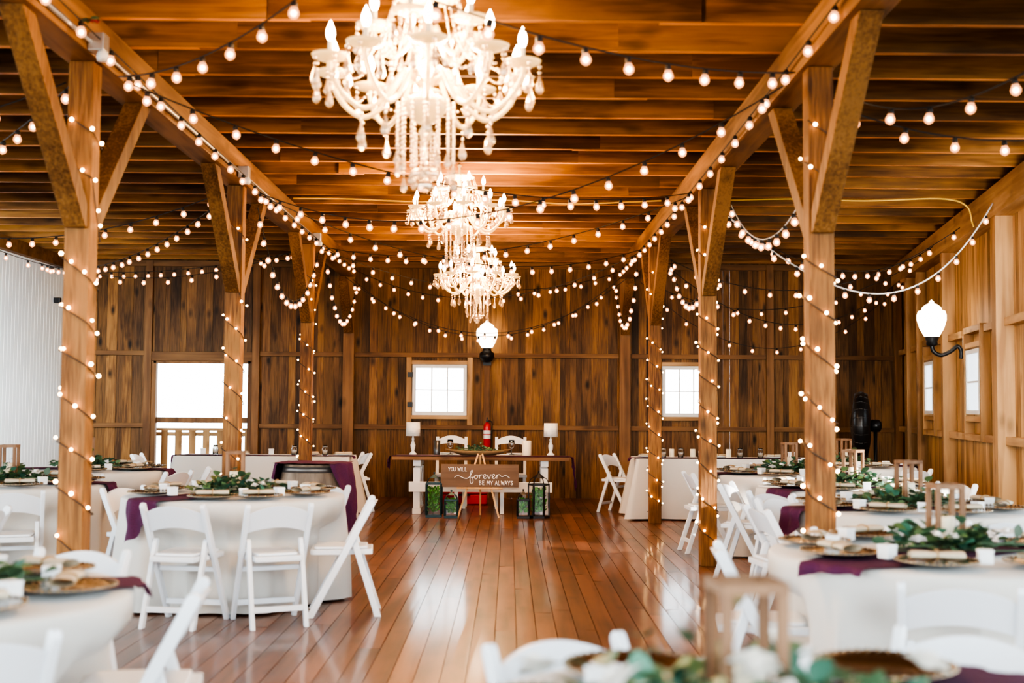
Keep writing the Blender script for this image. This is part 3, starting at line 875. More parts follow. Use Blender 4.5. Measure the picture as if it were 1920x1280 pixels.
def side_of(a): return SIDE[int(round((a % 360) / 45.)) % 8]

# ------------------------------------------------------------------ tables
ZT = .762
def round_cloth(loc, chairs, seed, label, r0=.775):
    rr = random.Random(seed)
    ph = [rr.uniform(0, 6.28) for _ in range(6)]; nf = rr.choice((13, 14, 16))
    seg = 144
    rings = [(0.0001, None), (.3, None), (.6, None), (.735, None)]
    zs = [ZT - .004, ZT - .014, ZT - .04, ZT - .09, .60, .53, .46, .38, .30, .22, .14, .07, .015]
    vs = []; fs = []
    def rad(th, z):
        d = (ZT - z) / ZT
        q_ = nf * th + ph[0] + 1.1 * math.sin(2 * th + ph[1]) + .7 * math.sin(5 * th + ph[3])
        fold = (1 - 2 * abs(math.sin(q_ / 2)) ** .8) * (.65 + .35 * math.sin(3 * th + ph[4])) + .25 * math.sin((nf // 2) * th + ph[2])
        amp = .072 * min(1, max(0, (d - .03)) * 1.7)
        r_ = r0 - .008 * (1 if z > ZT - .01 else 0) + .03 * d + amp * fold
        for (ca, rho, *_) in chairs:
            da = abs((math.degrees(th) - ca + 180) % 360 - 180)
            w = min(1, max(0, (34 - da) / 11.)); w = w * w * (3 - 2 * w)
            zf = min(1, max(0, (.64 - z) / .12)); zf = zf * zf * (3 - 2 * zf)
            lim = rho - (.31 if _ else .24) + .034 * (fold - .6)
            if lim < r_: r_ = r_ + (lim - r_) * w * zf
        return r_
    rows = [('t', r_) for r_, _ in rings] + [('s', z) for z in zs]
    for kind, val in rows:
        for k in range(seg):
            th = 2 * PI * k / seg
            if kind == 't': vs.append((val * math.cos(th), val * math.sin(th), ZT))
            else:
                q = rad(th, val); vs.append((q * math.cos(th), q * math.sin(th), val))
    for i in range(len(rows) - 1):
        for k in range(seg):
            k2 = (k + 1) % seg
            fs.append((i * seg + k, i * seg + k2, (i + 1) * seg + k2, (i + 1) * seg + k))
    mb = MB(); mb.add(vs, fs, 0, True)
    return tag(mb.build('tablecloth', M['cloth'], None, loc), label, 'tablecloth', 'cream round tablecloths')

def make_round_table():
    root = empty('round_table')
    mb = MB(); mb.lathe([(.0, .715), (.72, .715), (.735, .725), (.735, .745), (.72, .755), (.0001, .755)], 48); mb.build('tabletop', M['tabletop'], root)
    for sx, sy in ((1, 1), (-1, 1), (1, -1), (-1, -1)):
        mb = MB(); mb.tube([(sx * .22, sy * .22, .715), (sx * .25, sy * .25, .0)], .016, 8); mb.build('leg', M['galv'], root)
    return root
RT = Proto(make_round_table())

def runner(loc, phi, label, r0=.80, w=.30, hang1=.2, hang2=.2, seed=1, z=ZT + .004, flare=0., taper=1.):
    rr = random.Random(seed); L_ = hang1 + hang2 + 2 * r0
    def fn(u, v):
        s_ = u * L_ - hang1 - r0
        n = noise.noise(Vector((s_ * 4, v * 3, seed * 3.1))); n2 = noise.noise(Vector((s_ * 9, v * 11, seed * 1.7)))
        edge = abs(s_) - r0
        if edge > 0: edge *= (.45 + .75 * v) if s_ < 0 else (1.15 - .7 * v)
        ww = w * (1 + .12 * n) * (1 - .22 * math.exp(-(edge / .12) ** 2))
        if edge > 0: ww *= (1 - .35 * min(1, edge / .2)) * taper
        lat = (v - .5) * ww + .03 * noise.noise(Vector((s_ * 2.5, 0, seed)))
        rip = .0055 * (1 + n2)
        if edge <= -.02:
            x_, z_ = s_, z + rip * .8
        else:
            e = edge + .02
            th = min(e / .035, PI / 2 * .96)
            out = .035 * math.sin(th) + max(0, e - .055) * .10
            dn = .035 * (1 - math.cos(th)) + max(0, e - .055) * .98
            x_ = math.copysign(r0 - .02 + out + .018 * n2 + .012 * math.sin(v * 14 + seed), s_); z_ = z - dn + .006
            if u < .004 or u > .996: z_ += .04 * n
        return Vector((x_, lat, z_))
    mb = MB(); mb.grid(fn, 90, 14)
    return tag(mb.build('table_runner', M['purple'], None, loc, phi, recalc=False), label, 'table runner', 'plum table runners')

# place setting pieces
mb = MB(); mb.lathe([(.0001, .0), (.10, .0), (.115, .004), (.160, .014), (.165, .018), (.160, .020), (.114, .010), (.10, .007), (.0001, .007)], 36)
t = mb.build('charger_plate', M['charger'])
mb = MB()
for k in range(40):
    a = 2 * PI * k / 40; mb.ball((.161 * math.cos(a), .161 * math.sin(a), .018), .0065, 6, 4)
mb.build('beaded_rim', M['rim'], t)
CHARGER = Proto(t)
def make_napkin():
    mb = MB(); n = 10
    def fn(u, v):
        a = v * 2 * PI; xx = (u - .5) * .21
        fl = 1 + .35 * abs(u - .5) * 2
        return Vector((xx, .034 * fl * math.cos(a), .017 + .015 * math.sin(a) * (1 + .1 * math.sin(u * 9))))
    mb.grid(fn, 10, 14)
    r_ = mb.build('rolled_napkin', M['napkin'], solid=0)
    mb = MB(); mb.tube([(0.0, .037 * math.cos(2 * PI * k / 14), .018 + .0185 * math.sin(2 * PI * k / 14)) for k in range(15)], .004, 6); mb.build('twine', M['twine'], r_)
    return r_
NAPKIN = Proto(make_napkin())
mb = MB(); mb.box(-.028, .028, -.028, .028, 0, .044); t = mb.build('favor_box', M['box'], bevel=.003)
mb = MB(); mb.box(-.030, .030, -.030, .030, .0442, .058); mb.build('lid', M['box'], t, bevel=.003)
FAVOR = Proto(t)
mb = MB(); mb.lathe([(.0001, 0), (.07, 0), (.085, .004), (.13, .014), (.128, .017), (.084, .008), (.0001, .005)], 32); PLATE = Proto(mb.build('dinner_plate', M['plate']))
mb = MB(); mb.lathe([(.038, 0), (.040, .004), (.040, .125), (.036, .13), (.004, .127)], 20); t = mb.build('pillar_candle', M['candle'])
mb = MB(); mb.tube([(0, 0, .127), (.002, 0, .14)], .0022, 5); mb.build('wick', M['blackwire'], t)
CANDLE = Proto(t)
def make_lantern():
    root = empty('wooden_lantern'); h = .292; w = .054
    mb = MB(); mb.box(-.068, .068, -.068, .068, 0, .016); mb.build('base', M['lantern_wood'], root, bevel=.002)
    for sx in (-1, 1):
        for sy in (-1, 1):
            mb = MB(); mb.box(sx * w - .011, sx * w + .011, sy * w - .011, sy * w + .011, .016, h - .022); mb.build('post', M['lantern_wood'], root, bevel=.002)
    mb = MB()
    for sy in (-1, 1):
        mb.box(-.0655, .0655, sy * w - .0115, sy * w + .0115, h - .022, h)
        mb.box(sy * w - .0115, sy * w + .0115, -.0425, .0425, h - .022, h)
    mb.build('top_frame', M['lantern_wood'], root, bevel=0)
    return root
LANTERN = Proto(make_lantern())
def garland_mesh(seed, L_=.62, wd=.13, ht=.10, count=230, hole=.085, size=1.):
    rr = random.Random(seed); mb = MB()
    # stems lie along the run
    for q in range(5):
        a = rr.uniform(-.04, .04)
        pts = [Vector((-L_ / 2 * rr.uniform(.7, 1) + L_ * t, a + (.10 if q % 2 else -.10) * (1 - abs(2 * t - 1) * .5), .02 + .02 * math.sin(3 * t + q))) for t in (0, .25, .5, .75, 1)]
        mb.tube(catmull(pts, 4), .003, 5, 0)
    n = 0
    while n < count:
        u = rr.gauss(0, .42); u = max(-1, min(1, u))
        x_ = u * L_ / 2; y_ = rr.gauss(0, .6) * wd * (1 - .5 * abs(u)); 
        z_ = .012 + abs(rr.gauss(0, .5)) * ht * (1 - .6 * abs(u))
        if abs(x_) < hole and abs(y_) < hole: 
            y_ = math.copysign(hole + rr.uniform(0, .05), y_)
        d = Vector((rr.uniform(-1, 1) + u * 1.1, rr.uniform(-1, 1) + y_ * 3, rr.uniform(-.05, .9)))
        if abs(x_) < hole + .05 and abs(y_) < hole + .05:
            d = Vector((x_ * .6, y_ * 3, abs(d.z))) + Vector((rr.uniform(-.4, .4), math.copysign(.35, y_), 0))
        s_ = rr.uniform(.7, 1.25) * size
        g = rr.uniform(.55, 1.5)
        k = rr.random()
        tint = (g, g, g * 1.0) if k < .6 else ((g * .8, g * 1.15, g * 1.5) if k < .85 else (g * 1.7, g * 1.45, g * 1.1))
        leaf_into(mb, Vector((x_, y_, z_)), d, Vector((rr.uniform(-.5, .5), rr.uniform(-.5, .5), 1)), .052 * s_, .044 * s_, tint)
        n += 1
    return mb
def flower_mb(r_):
    mb = MB(); rr = random.Random(3)
    for ring, (n, el, sc_) in enumerate(((5, .2, 1.0), (5, .6, .85), (4, 1.0, .6))):
        for k in range(n):
            a = 2 * PI * k / n + ring * .6
            d = Vector((math.cos(a) * math.cos(el), math.sin(a) * math.cos(el), math.sin(el) + .3))
            leaf_into(mb, Vector((0, 0, 0)), d, Vector((0, 0, 1)), r_ * sc_ * 1.2, r_ * 1.1 * sc_, (1, 1, 1))
    mb.ball((0, 0, r_ * .45), r_ * .42, 8, 6)
    return mb
FLOWER = flower_mb(.034).build('flower', M['flower'], recalc=False); flower_data = FLOWER.data; bpy.data.objects.remove(FLOWER)
GARL = []
for sd in (11, 12, 13):
    g = garland_mesh(sd, .62, .13, .11, 230, .085, 1.1).build('garland', M['leaf'], recalc=False)
    rr = random.Random(sd)
    for q in range(5):
        hang(flower_data, 'flower', g, Vector((rr.uniform(-.24, .24), rr.choice((-1, 1)) * rr.uniform(.10, .13), rr.uniform(.05, .09))), (rr.uniform(-.5, .5), rr.uniform(-.5, .5), 0), rr.uniform(.7, 1.1))
    GARL.append(Proto(g))

BIGG = garland_mesh(21, .95, .20, .125, 330, .085, 1.15).build('garland', M['leaf'], recalc=False)
rr = random.Random(5)
for q in range(9):
    hang(flower_data, 'flower', BIGG, Vector((rr.uniform(-.4, .4), rr.choice((-1, 1)) * rr.uniform(.12, .2), rr.uniform(.08, .15))), (rr.uniform(-.5, .5), rr.uniform(-.5, .5), 0), rr.uniform(1., 1.4))
BIGG = Proto(BIGG)
TABLES = {
 # name: (x, y, descriptor, chairs[(angle, rho)], settings[angles], runner(phi, hang1, hang2), garland angle, lantern rot, boxes)
 'T0': (-2.05, 4.12, 'the round table in the bottom left corner', [(80, 1.04), (10, .80), (-52, .84)], [2, 52, -42, 100], (R(22), .02, .02), R(20), .2),
 'T1': (-1.95, 8.80, 'the round table in front of the barrel', [(-98, .86), (-62, .90), (-27, .93, 33), (62, .90), (150, .92)], [-92, -62, -20, 25, 70, 115, 160, 205], (R(55), .26, .10), R(8), .15),
 'T2': (-3.97, 9.80, 'the round table behind the first left post', [(-66, .90), (120, .86)], [-60, -15, 30, 75, 120, 255], (R(5), .05, .24), R(5), .1),
 'T3': (-4.10, 12.0, 'the round table before the bright doorway', [(78, .86), (-22, .88), (12, .95), (-75, .88)], [-70, -25, 20, 65, 110], (R(0), .05, .12), R(5), .3),
 'R0': (.62, 2.45, 'the blurred round table at the bottom edge', [(118, .84), (56, 1.04)], [124, 61, 170], (R(47), .02, .12), R(6), .12),
 'R1': (1.95, 5.50, 'the round table at the right edge', [(172, .80), (-107, .92), (97, .86), (45, .9)], [-113, -68, 22, 67, 112, 157, 202], (R(38), .055, .06), R(12), .05),
 'R2': (2.60, 8.00, 'the round table behind the first right post', [(190, .84), (134, .83), (-78, .80)], [-120, -75, -30, 15, 60, 105, 150, 195], (R(12), .24, .10), R(8), .2),
 'R3': (2.80, 10.0, 'the sunlit round table', [(-137, .94), (160, .84), (28, .98)], [-115, -70, 20, 65, 110, 155, 200], (R(30), .14, .1), R(5), .75),
 'R4': (2.75, 12.05, 'the round table beside the second right post', [(181, .80), (-104, .84), (104, .88), (62, .88)], [-110, -65, 25, 70, 115, 160, 205], (R(10), .16, .1), R(4), .1),
 'R5': (3.75, 13.75, 'the round table nearest the black fan', [(48, .86), (-58, .82), (140, .86)], [-110, -65, 70, 115, 160], (R(5), .1, .1), R(4), .2),
}
for i, (key, (tx, ty, desc, chairs, sets, (phi, h1, h2), ga, lr)) in enumerate(TABLES.items()):
    RT.put((tx, ty, 0), 0, 'folding round table hidden under the cloth of ' + desc, 'table', 'round banquet tables')
    round_cloth((tx, ty, 0), chairs, i + 3, 'cream cloth hanging in folds over ' + desc, )
    runner((tx, ty, 0), phi, 'plum gauze runner across ' + desc, .805, .42 if key in ('T1', 'R1', 'R2') else .38, h1, h2, i + 2)
    for (a, rho, *tw) in chairs:
        ar = R(a); j = tw[0] if tw else rnd.uniform(-4, 4)
        CHAIR.put((tx + rho * math.cos(ar), ty + rho * math.sin(ar), 0), ar + PI / 2 + R(j), 'white folding chair, %s of %s' % (side_of(a), desc), 'chair', 'white folding chairs')
    for q, a in enumerate(sets):
        ar = R(a); px, py = tx + .575 * math.cos(ar), ty + .575 * math.sin(ar); sd = side_of(a)
        CHARGER.put((px, py, ZT + .016), ar, 'beaded charger at the %s of %s' % (sd, desc), 'charger plate', 'charger plates')
        if key != 'R0': NAPKIN.put((px, py, ZT + .0375), ar + PI / 2 + rnd.uniform(-.25, .25), 'rolled napkin on charger, %s of %s' % (sd, desc), 'napkin', 'rolled napkins')
        b_ = ar + R(21)
        FAVOR.put((tx + .50 * math.cos(b_), ty + .50 * math.sin(b_), ZT + .0165), ar + .2, 'white favor box, %s of %s' % (sd, desc), 'favor box', 'white favor boxes')
    lx, ly = (tx - .16, ty - .06) if key == 'R0' else (tx, ty)
    LANTERN.put((lx, ly, ZT + .0165), lr, 'open wooden frame lantern on ' + desc, 'lantern', 'wooden frame lanterns')
    CANDLE.put((lx, ly, ZT + .034), 0, 'ivory pillar candle inside the lantern on ' + desc, 'candle', 'pillar candles')
    (BIGG if key in ('R0', 'T0') else GARL[i % 3]).put((lx, ly, ZT + .014), ga, 'eucalyptus garland around the lantern on ' + desc, 'garland', 'eucalyptus garlands')
# a single chair of a table outside the frame
CHAIR.put((-3.26, 7.35, 0), R(86), 'white folding chair cut by the left picture edge', 'chair', 'white folding chairs')

# long head tables ---------------------------------------------------
def head_table(x0, x1, y0, y1, side, flip=1):
    root = empty('banquet_table', ((x0 + x1) / 2, (y0 + y1) / 2, 0), 0, 'long folding banquet table under the cloth beside the %s back post' % side, 'table', 'long head tables')
    hw, hd = (x1 - x0) / 2, (y1 - y0) / 2
    mb = MB(); mb.box(-hw + .01, hw - .01, -hd + .01, hd - .01, .715, .752); mb.build('tabletop', M['tabletop'], root, bevel=.004)
    for sx in (-1, 1):
        for sy in (-1, 1):
            mb = MB(); mb.tube([(sx * (hw - .2), sy * (hd - .1), .714), (sx * (hw - .2), sy * (hd - .1), 0)], .016, 8); mb.build('leg', M['galv'], root)
    # cloth
    per = []
    n1, n2 = 60, 22
    for k in range(n1): per.append((-hw + 2 * hw * k / n1, -hd, 0, -1))
    for k in range(n2): per.append((hw, -hd + 2 * hd * k / n2, 1, 0))
    for k in range(n1): per.append((hw - 2 * hw * k / n1, hd, 0, 1))
    for k in range(n2): per.append((-hw, hd - 2 * hd * k / n2, -1, 0))
    zs = [ZT, ZT - .01, ZT - .05, ZT - .15, .5, .35, .2, .09, .02]
    vs = []; N_ = len(per); acc = 0
    for z in zs:
        d = (ZT - z) / ZT
        for i, (px, py, nx, ny) in enumerate(per):
            cx, cy = abs(px) / hw, abs(py) / hd
            corner = max(0, (min(cx * hw, hw) - hw + .16) / .16) * max(0, (cy * hd - hd + .16) / .16)
            f = .012 * math.sin(i * .55 + 1.3 * math.sin(i * .13)) * d * 1.5 + .035 * d
            e = .11 * corner * d
            vs.append((px + nx * f + math.copysign(e, px) + (0 if nx else math.copysign(.06 * d * max(0, cx - .9) * 10, px)), py + ny * f + math.copysign(e * .5, py), z))
    fs = []
    for r_ in range(len(zs) - 1):
        for i in range(N_):
            i2 = (i + 1) % N_
            fs.append((r_ * N_ + i, r_ * N_ + i2, (r_ + 1) * N_ + i2, (r_ + 1) * N_ + i))
    fs.append(tuple(range(N_)))
    mb = MB(); mb.add(vs, fs, 0, True)
    o = mb.build('tablecloth', M['cloth'], None, ((x0 + x1) / 2, (y0 + y1) / 2, 0))
    for p in o.data.polygons:
        if len(p.vertices) > 4: p.use_smooth = False
    tag(o, 'cream cloth over the long head table at the %s back' % side, 'tablecloth', 'long head tablecloths')
    return root
HTL = (-4.15, -1.98, 15.25, 16.0); HTR = (1.60, 4.30, 15.35, 16.1)
head_table(*HTL, 'left'); head_table(*HTR, 'right')
runner((-3.06, 15.42, 0), 0, 'plum runner along the left long head table', 1.12, .24, .28, .04, 31, taper=.8)
runner((2.95, 15.52, 0), 0, 'plum runner along the right long head table', 1.41, .24, .05, .05, 32)
for (x, y, a, lab) in ((-2.08, 16.42, 112, 'white folding chair behind the barrel end of the left long head table'), (-4.52, 15.62, -90, 'white folding chair at the doorway end of the left long head table'),
                    (1.50, 16.52, -122, 'white folding chair behind the aisle end of the right long head table')):
    CHAIR.put((x, y, 0), R(a), lab, 'chair', 'white folding chairs')
# mason jars and small things on the head tables
def make_jar():
    mb = MB(); mb.lathe([(.0001, .0), (.034, 0), (.037, .006), (.037, .085), (.028, .10), (.028, .125), (.026, .125), (.026, .10), (.034, .083), (.034, .008), (.0001, .006)], 18)
    r_ = mb.build('glass_jar', M['glass'])
    mb = MB(); mb.lathe([(.0285, .105), (.0305, .106), (.0305, .110), (.0285, .111)], 18, cap=False); mb.build('rim_band', M['galv'], r_)
    return r_
JAR = Proto(make_jar())
def seats_on(tab, xs_jar, xs_box, xs_plate, xs_candle, side):
    y0 = tab[2]; W = ['at the aisle end', 'second from the aisle end', 'third from the aisle end', 'fourth from the aisle end', 'fifth from the aisle end', 'sixth from the aisle end']
    order = lambda xs: sorted(xs, key=lambda q: abs(q + .3))
    for k, x in enumerate(order(xs_jar)): JAR.put((x, y0 + .38, ZT + .002), 0, 'clear glass jar %s of the %s long head table' % (W[k], side), 'jar', 'glass jars on the head tables')
    for k, x in enumerate(order(xs_box)): FAVOR.put((x, y0 + .32, ZT + .0185), .2, 'white favor box %s of the %s long head table' % (W[k], side), 'favor box', 'white favor boxes', 1.15)
    for k, x in enumerate(order(xs_plate)): 
        PLATE.put((x, y0 + .56, ZT + .003), 0, 'white plate %s of the %s long head table' % (W[k], side), 'plate', 'white plates on the head tables')
        NAPKIN.put((x, y0 + .56, ZT + .0125), .3, 'rolled napkin on white plate %s of the %s head table' % (W[k], side), 'napkin', 'rolled napkins')
    for k, x in enumerate(order(xs_candle)): CANDLE.put((x, y0 + .42, ZT + .002), 0, 'ivory candle %s of the %s long head table' % (W[k], side), 'candle', 'pillar candles', .85)
seats_on(HTL, [-3.72, -3.60, -2.72, -2.33], [-3.86, -3.0], [-3.45, -2.55, -2.12], [-2.60], 'left')
seats_on(HTR, [1.98, 2.20, 2.96, 3.22], [2.46, 3.6], [1.80, 2.70, 3.42], [2.09, 2.36, 2.82], 'right')

# ------------------------------------------------------------------ couple table with sign
TX0, TX1, TY0, TY1 = -1.52, .80, 15.95, 16.72
tb = empty('trestle_table', (-.36, 16.33, 0), 0, 'rustic trestle table with dark plank top and white legs, behind the sign', 'table')
mb = MB()
for k in range(4):
    mb.box(-1.15, 1.15, -.385 + k * .193, -.385 + k * .193 + .19, .70, .742)
mb.build('tabletop', M['tabletop'], tb, bevel=.004)
for sx in (-1, 1):
    mb = MB(); xx = sx * .83
    mb.prism([(xx - .055, .15), (xx + .055, .15), (xx + .05, .16), (xx + .036, .45), (xx + .05, .60), (xx - .05, .60), (xx - .036, .45), (xx - .05, .16)], -.045, .045, 'Y')
    mb.box(xx - .05, xx + .05, -.31, .31, .62, .70); mb.box(xx - .055, xx + .055, -.33, .33, .0, .075)
    mb.prism([(-.27, .6), (-.33, .6), (-.33, .075), (-.24, .075)], xx - .045, xx + .045, 'X')
    mb.prism([(.27, .6), (.33, .6), (.33, .075), (.24, .075)], xx - .045, xx + .045, 'X')
    mb.build('leg', M['white_paint'], tb, bevel=.005)
mb = MB(); mb.box(-.93, .93, -.355, -.32, .29, .42); mb.build('stretcher', M['white_paint'], tb, bevel=.004)
for xx in (-.32, .28):
    mb = MB(); mb.bar((xx, -.28, 0), (xx, -.20, .40), .05, .05); mb.build('prop_leg', M['white_paint'], tb, bevel=.004)
runner((-.36, 16.15, 0), 0, 'plum gauze runner along the couple table, hanging at both ends', 1.19, .28, .17, .40, 41, z=.745, taper=.75)

def make_lamp():
    root = empty('table_lamp')
    mb = MB(); mb.lathe([(.05, 0), (.052, .012), (.03, .03), (.018, .05), (.03, .09), (.034, .13), (.022, .16), (.014, .19), (.02, .21), (.012, .225), (.008, .26)], 18); mb.build('base', M['white_paint'], root)
    mb = MB(); mb.lathe([(.095, .25), (.098, .25), (.092, .435), (.089, .435)], 28, cap=False); mb.build('lamp_shade', M['shade'], root)
    mb = MB(); mb.lathe([(.014, .26), (.024, .30), (.02, .335), (.002, .345)], 12); mb.build('bulb', M['box'], root)
    return root
LAMP = Proto(make_lamp())
LAMP.put((-1.27, 16.35, .757), 0, 'white table lamp with drum shade, window end of couple table', 'lamp', 'table lamps', .98)
LAMP.put((.56, 16.35, .757), 0, 'white table lamp with drum shade, beside the pillar candle', 'lamp', 'table lamps', .98)
# dough bowl with greenery
mb = MB(); n = 40; vs = []; fs = []
rows = [(.02, .0), (.5, .0), (.8, .022), (1., .06), (.96, .062), (.75, .03), (.4, .012), (.02, .012)]
for s_, z in rows:
    for k in range(n):
        a = 2 * PI * k / n; vs.append((.44 * s_ * math.cos(a), .14 * s_ * math.sin(a), z + (.02 * abs(math.cos(a)) ** 3 if z > .02 else 0)))
for i in range(len(rows) - 1):
    for k in range(n): fs.append((i * n + k, i * n + (k + 1) % n, (i + 1) * n + (k + 1) % n, (i + 1) * n + k))
mb.add(vs, fs, 0, True)
bw = tag(mb.build('dough_bowl', M['bowl'], None, (-.40, 16.22, .757)), 'long wooden dough bowl on the couple table', 'bowl')
g = garland_mesh(55, .62, .09, .07, 130, 0., .8).build('greenery', M['leaf'], None, (-.40, 16.22, .800), recalc=False)
tag(g, 'sprigs of greenery filling the long dough bowl', 'greenery')
CANDLE.put((.24, 16.25, .757), 0, 'tall white pillar candle at the end of the dough bowl', 'candle', 'pillar candles', 1.5)
mb = MB(); mb.lathe([(.04, 0), (.042, .01), (.045, .19), (.041, .19), (.038, .015), (.0001, .012)], 18); tag(mb.build('glass_vase', M['pewter'], None, (-.95, 16.3, .757)), 'dark smoky glass cylinder left of the dough bowl', 'vase')
def make_goblet():
    mb = MB(); mb.lathe([(.036, 0), (.034, .004), (.006, .012), (.005, .07)], 16)
    r_ = mb.build('goblet', M['pewter'])
    mb = MB(); mb.lathe([(.008, .07), (.03, .09), (.038, .13), (.034, .18), (.032, .18), (.035, .13), (.027, .092), (.006, .074)], 16); mb.build('glass_cup', M['glass'], r_)
    return r_
GOB = Proto(make_goblet())
GOB.put((-.78, 16.46, .757), 0, 'stemmed goblet before the chair nearer the doorway', 'goblet', 'goblets', 1.1)
GOB.put((.04, 16.46, .757), 0, 'stemmed goblet before the chair beside the pillar candle', 'goblet', 'goblets', 1.1)
PLATE.put((-.82, 16.60, .757), 0, 'white plate before the chair nearer the doorway, couple table', 'plate', 'couple table plates')
PLATE.put((.10, 16.60, .757), 0, 'white plate before the chair beside the pillar candle', 'plate', 'couple table plates')
# the couple's chairs
def make_wood_chair():
    root = empty('wooden_chair')
    for s_ in (-1, 1):
        mb = MB(); mb.bar((s_ * .20, -.20, 0), (s_ * .20, -.19, .45), .042, .042); mb.bar((s_ * .20, -.19, .44), (s_ * .20, -.25, .97), .042, .036); mb.build('leg', M['white_paint'], root, bevel=.004)
        mb = MB(); mb.bar((s_ * .19, .19, 0), (s_ * .19, .19, .43), .042, .042); mb.build('leg', M['white_paint'], root, bevel=.004)
    mb = MB(); mb.prism([(-.21, -.2), (.21, -.2), (.225, .22), (-.225, .22)], .43, .465, 'Z'); mb.build('seat', M['white_paint'], root, bevel=.006)
    for z0, z1, arch in ((.86, .93, .06), (.66, .72, .02)):
        mb = MB(); n = 12; vs = []
        for i in range(n + 1):
            u = -1 + 2 * i / n; zz = arch * math.cos(u * PI / 2) ** .8 if abs(u) < 1 else 0
            yc = -.19 - (z0 - .44) * .113
            for z in (z0 + zz * .35, z1 + zz):
                vs += [(u * .185, yc - .011, z), (u * .185, yc + .011, z)]
        fs = []
        for i in range(n):
            a = i * 4; b_ = a + 4
            fs += [(a, b_, b_ + 2, a + 2), (a + 1, a + 3, b_ + 3, b_ + 1), (a + 2, b_ + 2, b_ + 3, a + 3), (a, a + 1, b_ + 1, b_)]
        fs += [(0, 2, 3, 1), (n * 4, n * 4 + 1, n * 4 + 3, n * 4 + 2)]
        mb.add(vs, fs); mb.build('backrest_slat', M['white_paint'], root, bevel=.003)
    return root
WCH = Proto(make_wood_chair())
WCH.put((-.80, 17.1, 0), PI, 'white wooden chair with arched crest, dark vase side of couple table', 'chair', 'couple chairs')
WCH.put((.03, 17.1, 0), PI, 'white wooden chair with arched crest, pillar candle side of couple table', 'chair', 'couple chairs')
# fire extinguisher on the wall stud
fe = empty('fire_extinguisher', (-.33, YB - .145, .78), 0, 'red fire extinguisher hanging on the back wall stud', 'fire extinguisher')
mb = MB(); mb.lathe([(.05, 0), (.055, .01), (.056, .30), (.05, .34), (.025, .37), (.018, .38)], 20); mb.build('cylinder', M['red'], fe)
mb = MB(); mb.lathe([(.0567, .20), (.0567, .255)], 20, cap=False); mb.lathe([(.0567, .13), (.0567, .185)], 20, cap=False); mb.build('paper_label', M['label'], fe)
mb = MB(); mb.box(-.02, .02, -.02, .02, .38, .42); mb.bar((0, 0, .43), (.0, -.07, .45), .02, .012); mb.bar((0, 0, .40), (.0, -.06, .39), .02, .01); mb.build('valve_handle', M['black'], fe)
mb = MB(); mb.tube(catmull([(.02, 0, .40), (.07, -.01, .38), (.07, -.01, .28), (.062, -.02, .10)], 5), .009, 8); mb.build('hose', M['blackwire'], fe)
mb = MB(); mb.box(-.03, .03, .058, .072, .1, .36); mb.build('bracket', M['galv'], fe)
# red case and grey crate under / behind the table
rc = empty('red_case', (-.62, 17.72, 0), 0, 'red plastic case on the floor under the couple table', 'case')
mb = MB(); mb.box(-.32, .32, -.17, .17, .006, .15); mb.build('body', M['redplastic'], rc, bevel=.02)
mb = MB(); mb.box(-.33, .33, -.18, .18, .153, .21); mb.build('lid', M['redplastic'], rc, bevel=.02)
mb = MB(); mb.bar((-.08, -.19, .14), (.08, -.19, .14), .03, .02); mb.build('handle', M['black'], rc, bevel=.004)

# easel with the painted sign
ea = empty('easel', (-.36, 15.60, 0), 0, 'thin pine easel holding the painted sign', 'easel')
topz = .80
for x1 in (-.275, .245):
    mb = MB(); mb.bar((math.copysign(.025, x1), .055, topz), (x1, -.06, .0), .022, .014, (0, 1, 0)); mb.build('leg', M['easel'], ea, bevel=.002)
mb = MB(); mb.bar((0, .075, topz - .02), (0, .34, .0), .022, .016); mb.build('leg', M['easel'], ea, bevel=.002)
mb = MB(); mb.box(-.29, .29, -.075, -.008, .36, .378); mb.build('ledge', M['easel'], ea, bevel=.002)
SGW, SGH = .985, .288
sg = empty('wooden_sign', (-.362, 15.585, .380), 0, 'brown wooden sign reading YOU WILL forever BE MY ALWAYS', 'sign')
sg.rotation_euler = (R(-8), 0, 0)
mb = MB(); mb.box(-SGW / 2, SGW / 2, -.018, 0, 0, SGH); mb.build('board', M['signboard'], sg, bevel=.003)
def zx(px, py):     # lettering laid out in board units
    return ((px - 972) * SGW / 730., (664 - py) * SGH / 214.)
CAPS = {'Y': [[(0, 1), (.5, .5), (.5, 0)], [(1, 1), (.5, .5)]], 'O': [[(.5 + .48 * math.cos(a * PI / 8), .5 + .5 * math.sin(a * PI / 8)) for a in range(17)]],
        'U': [[(0, 1), (0, .35), (.15, .07), (.5, 0), (.85, .07), (1, .35), (1, 1)]], 'W': [[(0, 1), (.25, 0), (.5, .75), (.75, 0), (1, 1)]], 'I': [[(.5, 0), (.5, 1)]],
        'L': [[(.1, 1), (.1, 0), (.85, 0)]], 'B': [[(.1, 0), (.1, 1), (.6, .98), (.78, .78), (.6, .55), (.1, .53)], [(.6, .55), (.9, .3), (.65, .02), (.1, 0)]],
        'E': [[(.85, 1), (.12, 1), (.12, 0), (.88, 0)], [(.12, .52), (.7, .52)]], 'M': [[(0, 0), (.12, 1), (.5, .3), (.88, 1), (1, 0)]], 'A': [[(0, 0), (.5, 1), (1, 0)], [(.2, .38), (.8, .38)]],
        'S': [[(.9, .85), (.5, 1), (.12, .8), (.25, .57), (.75, .43), (.9, .2), (.5, 0), (.08, .15)]]}
YF = -.0195
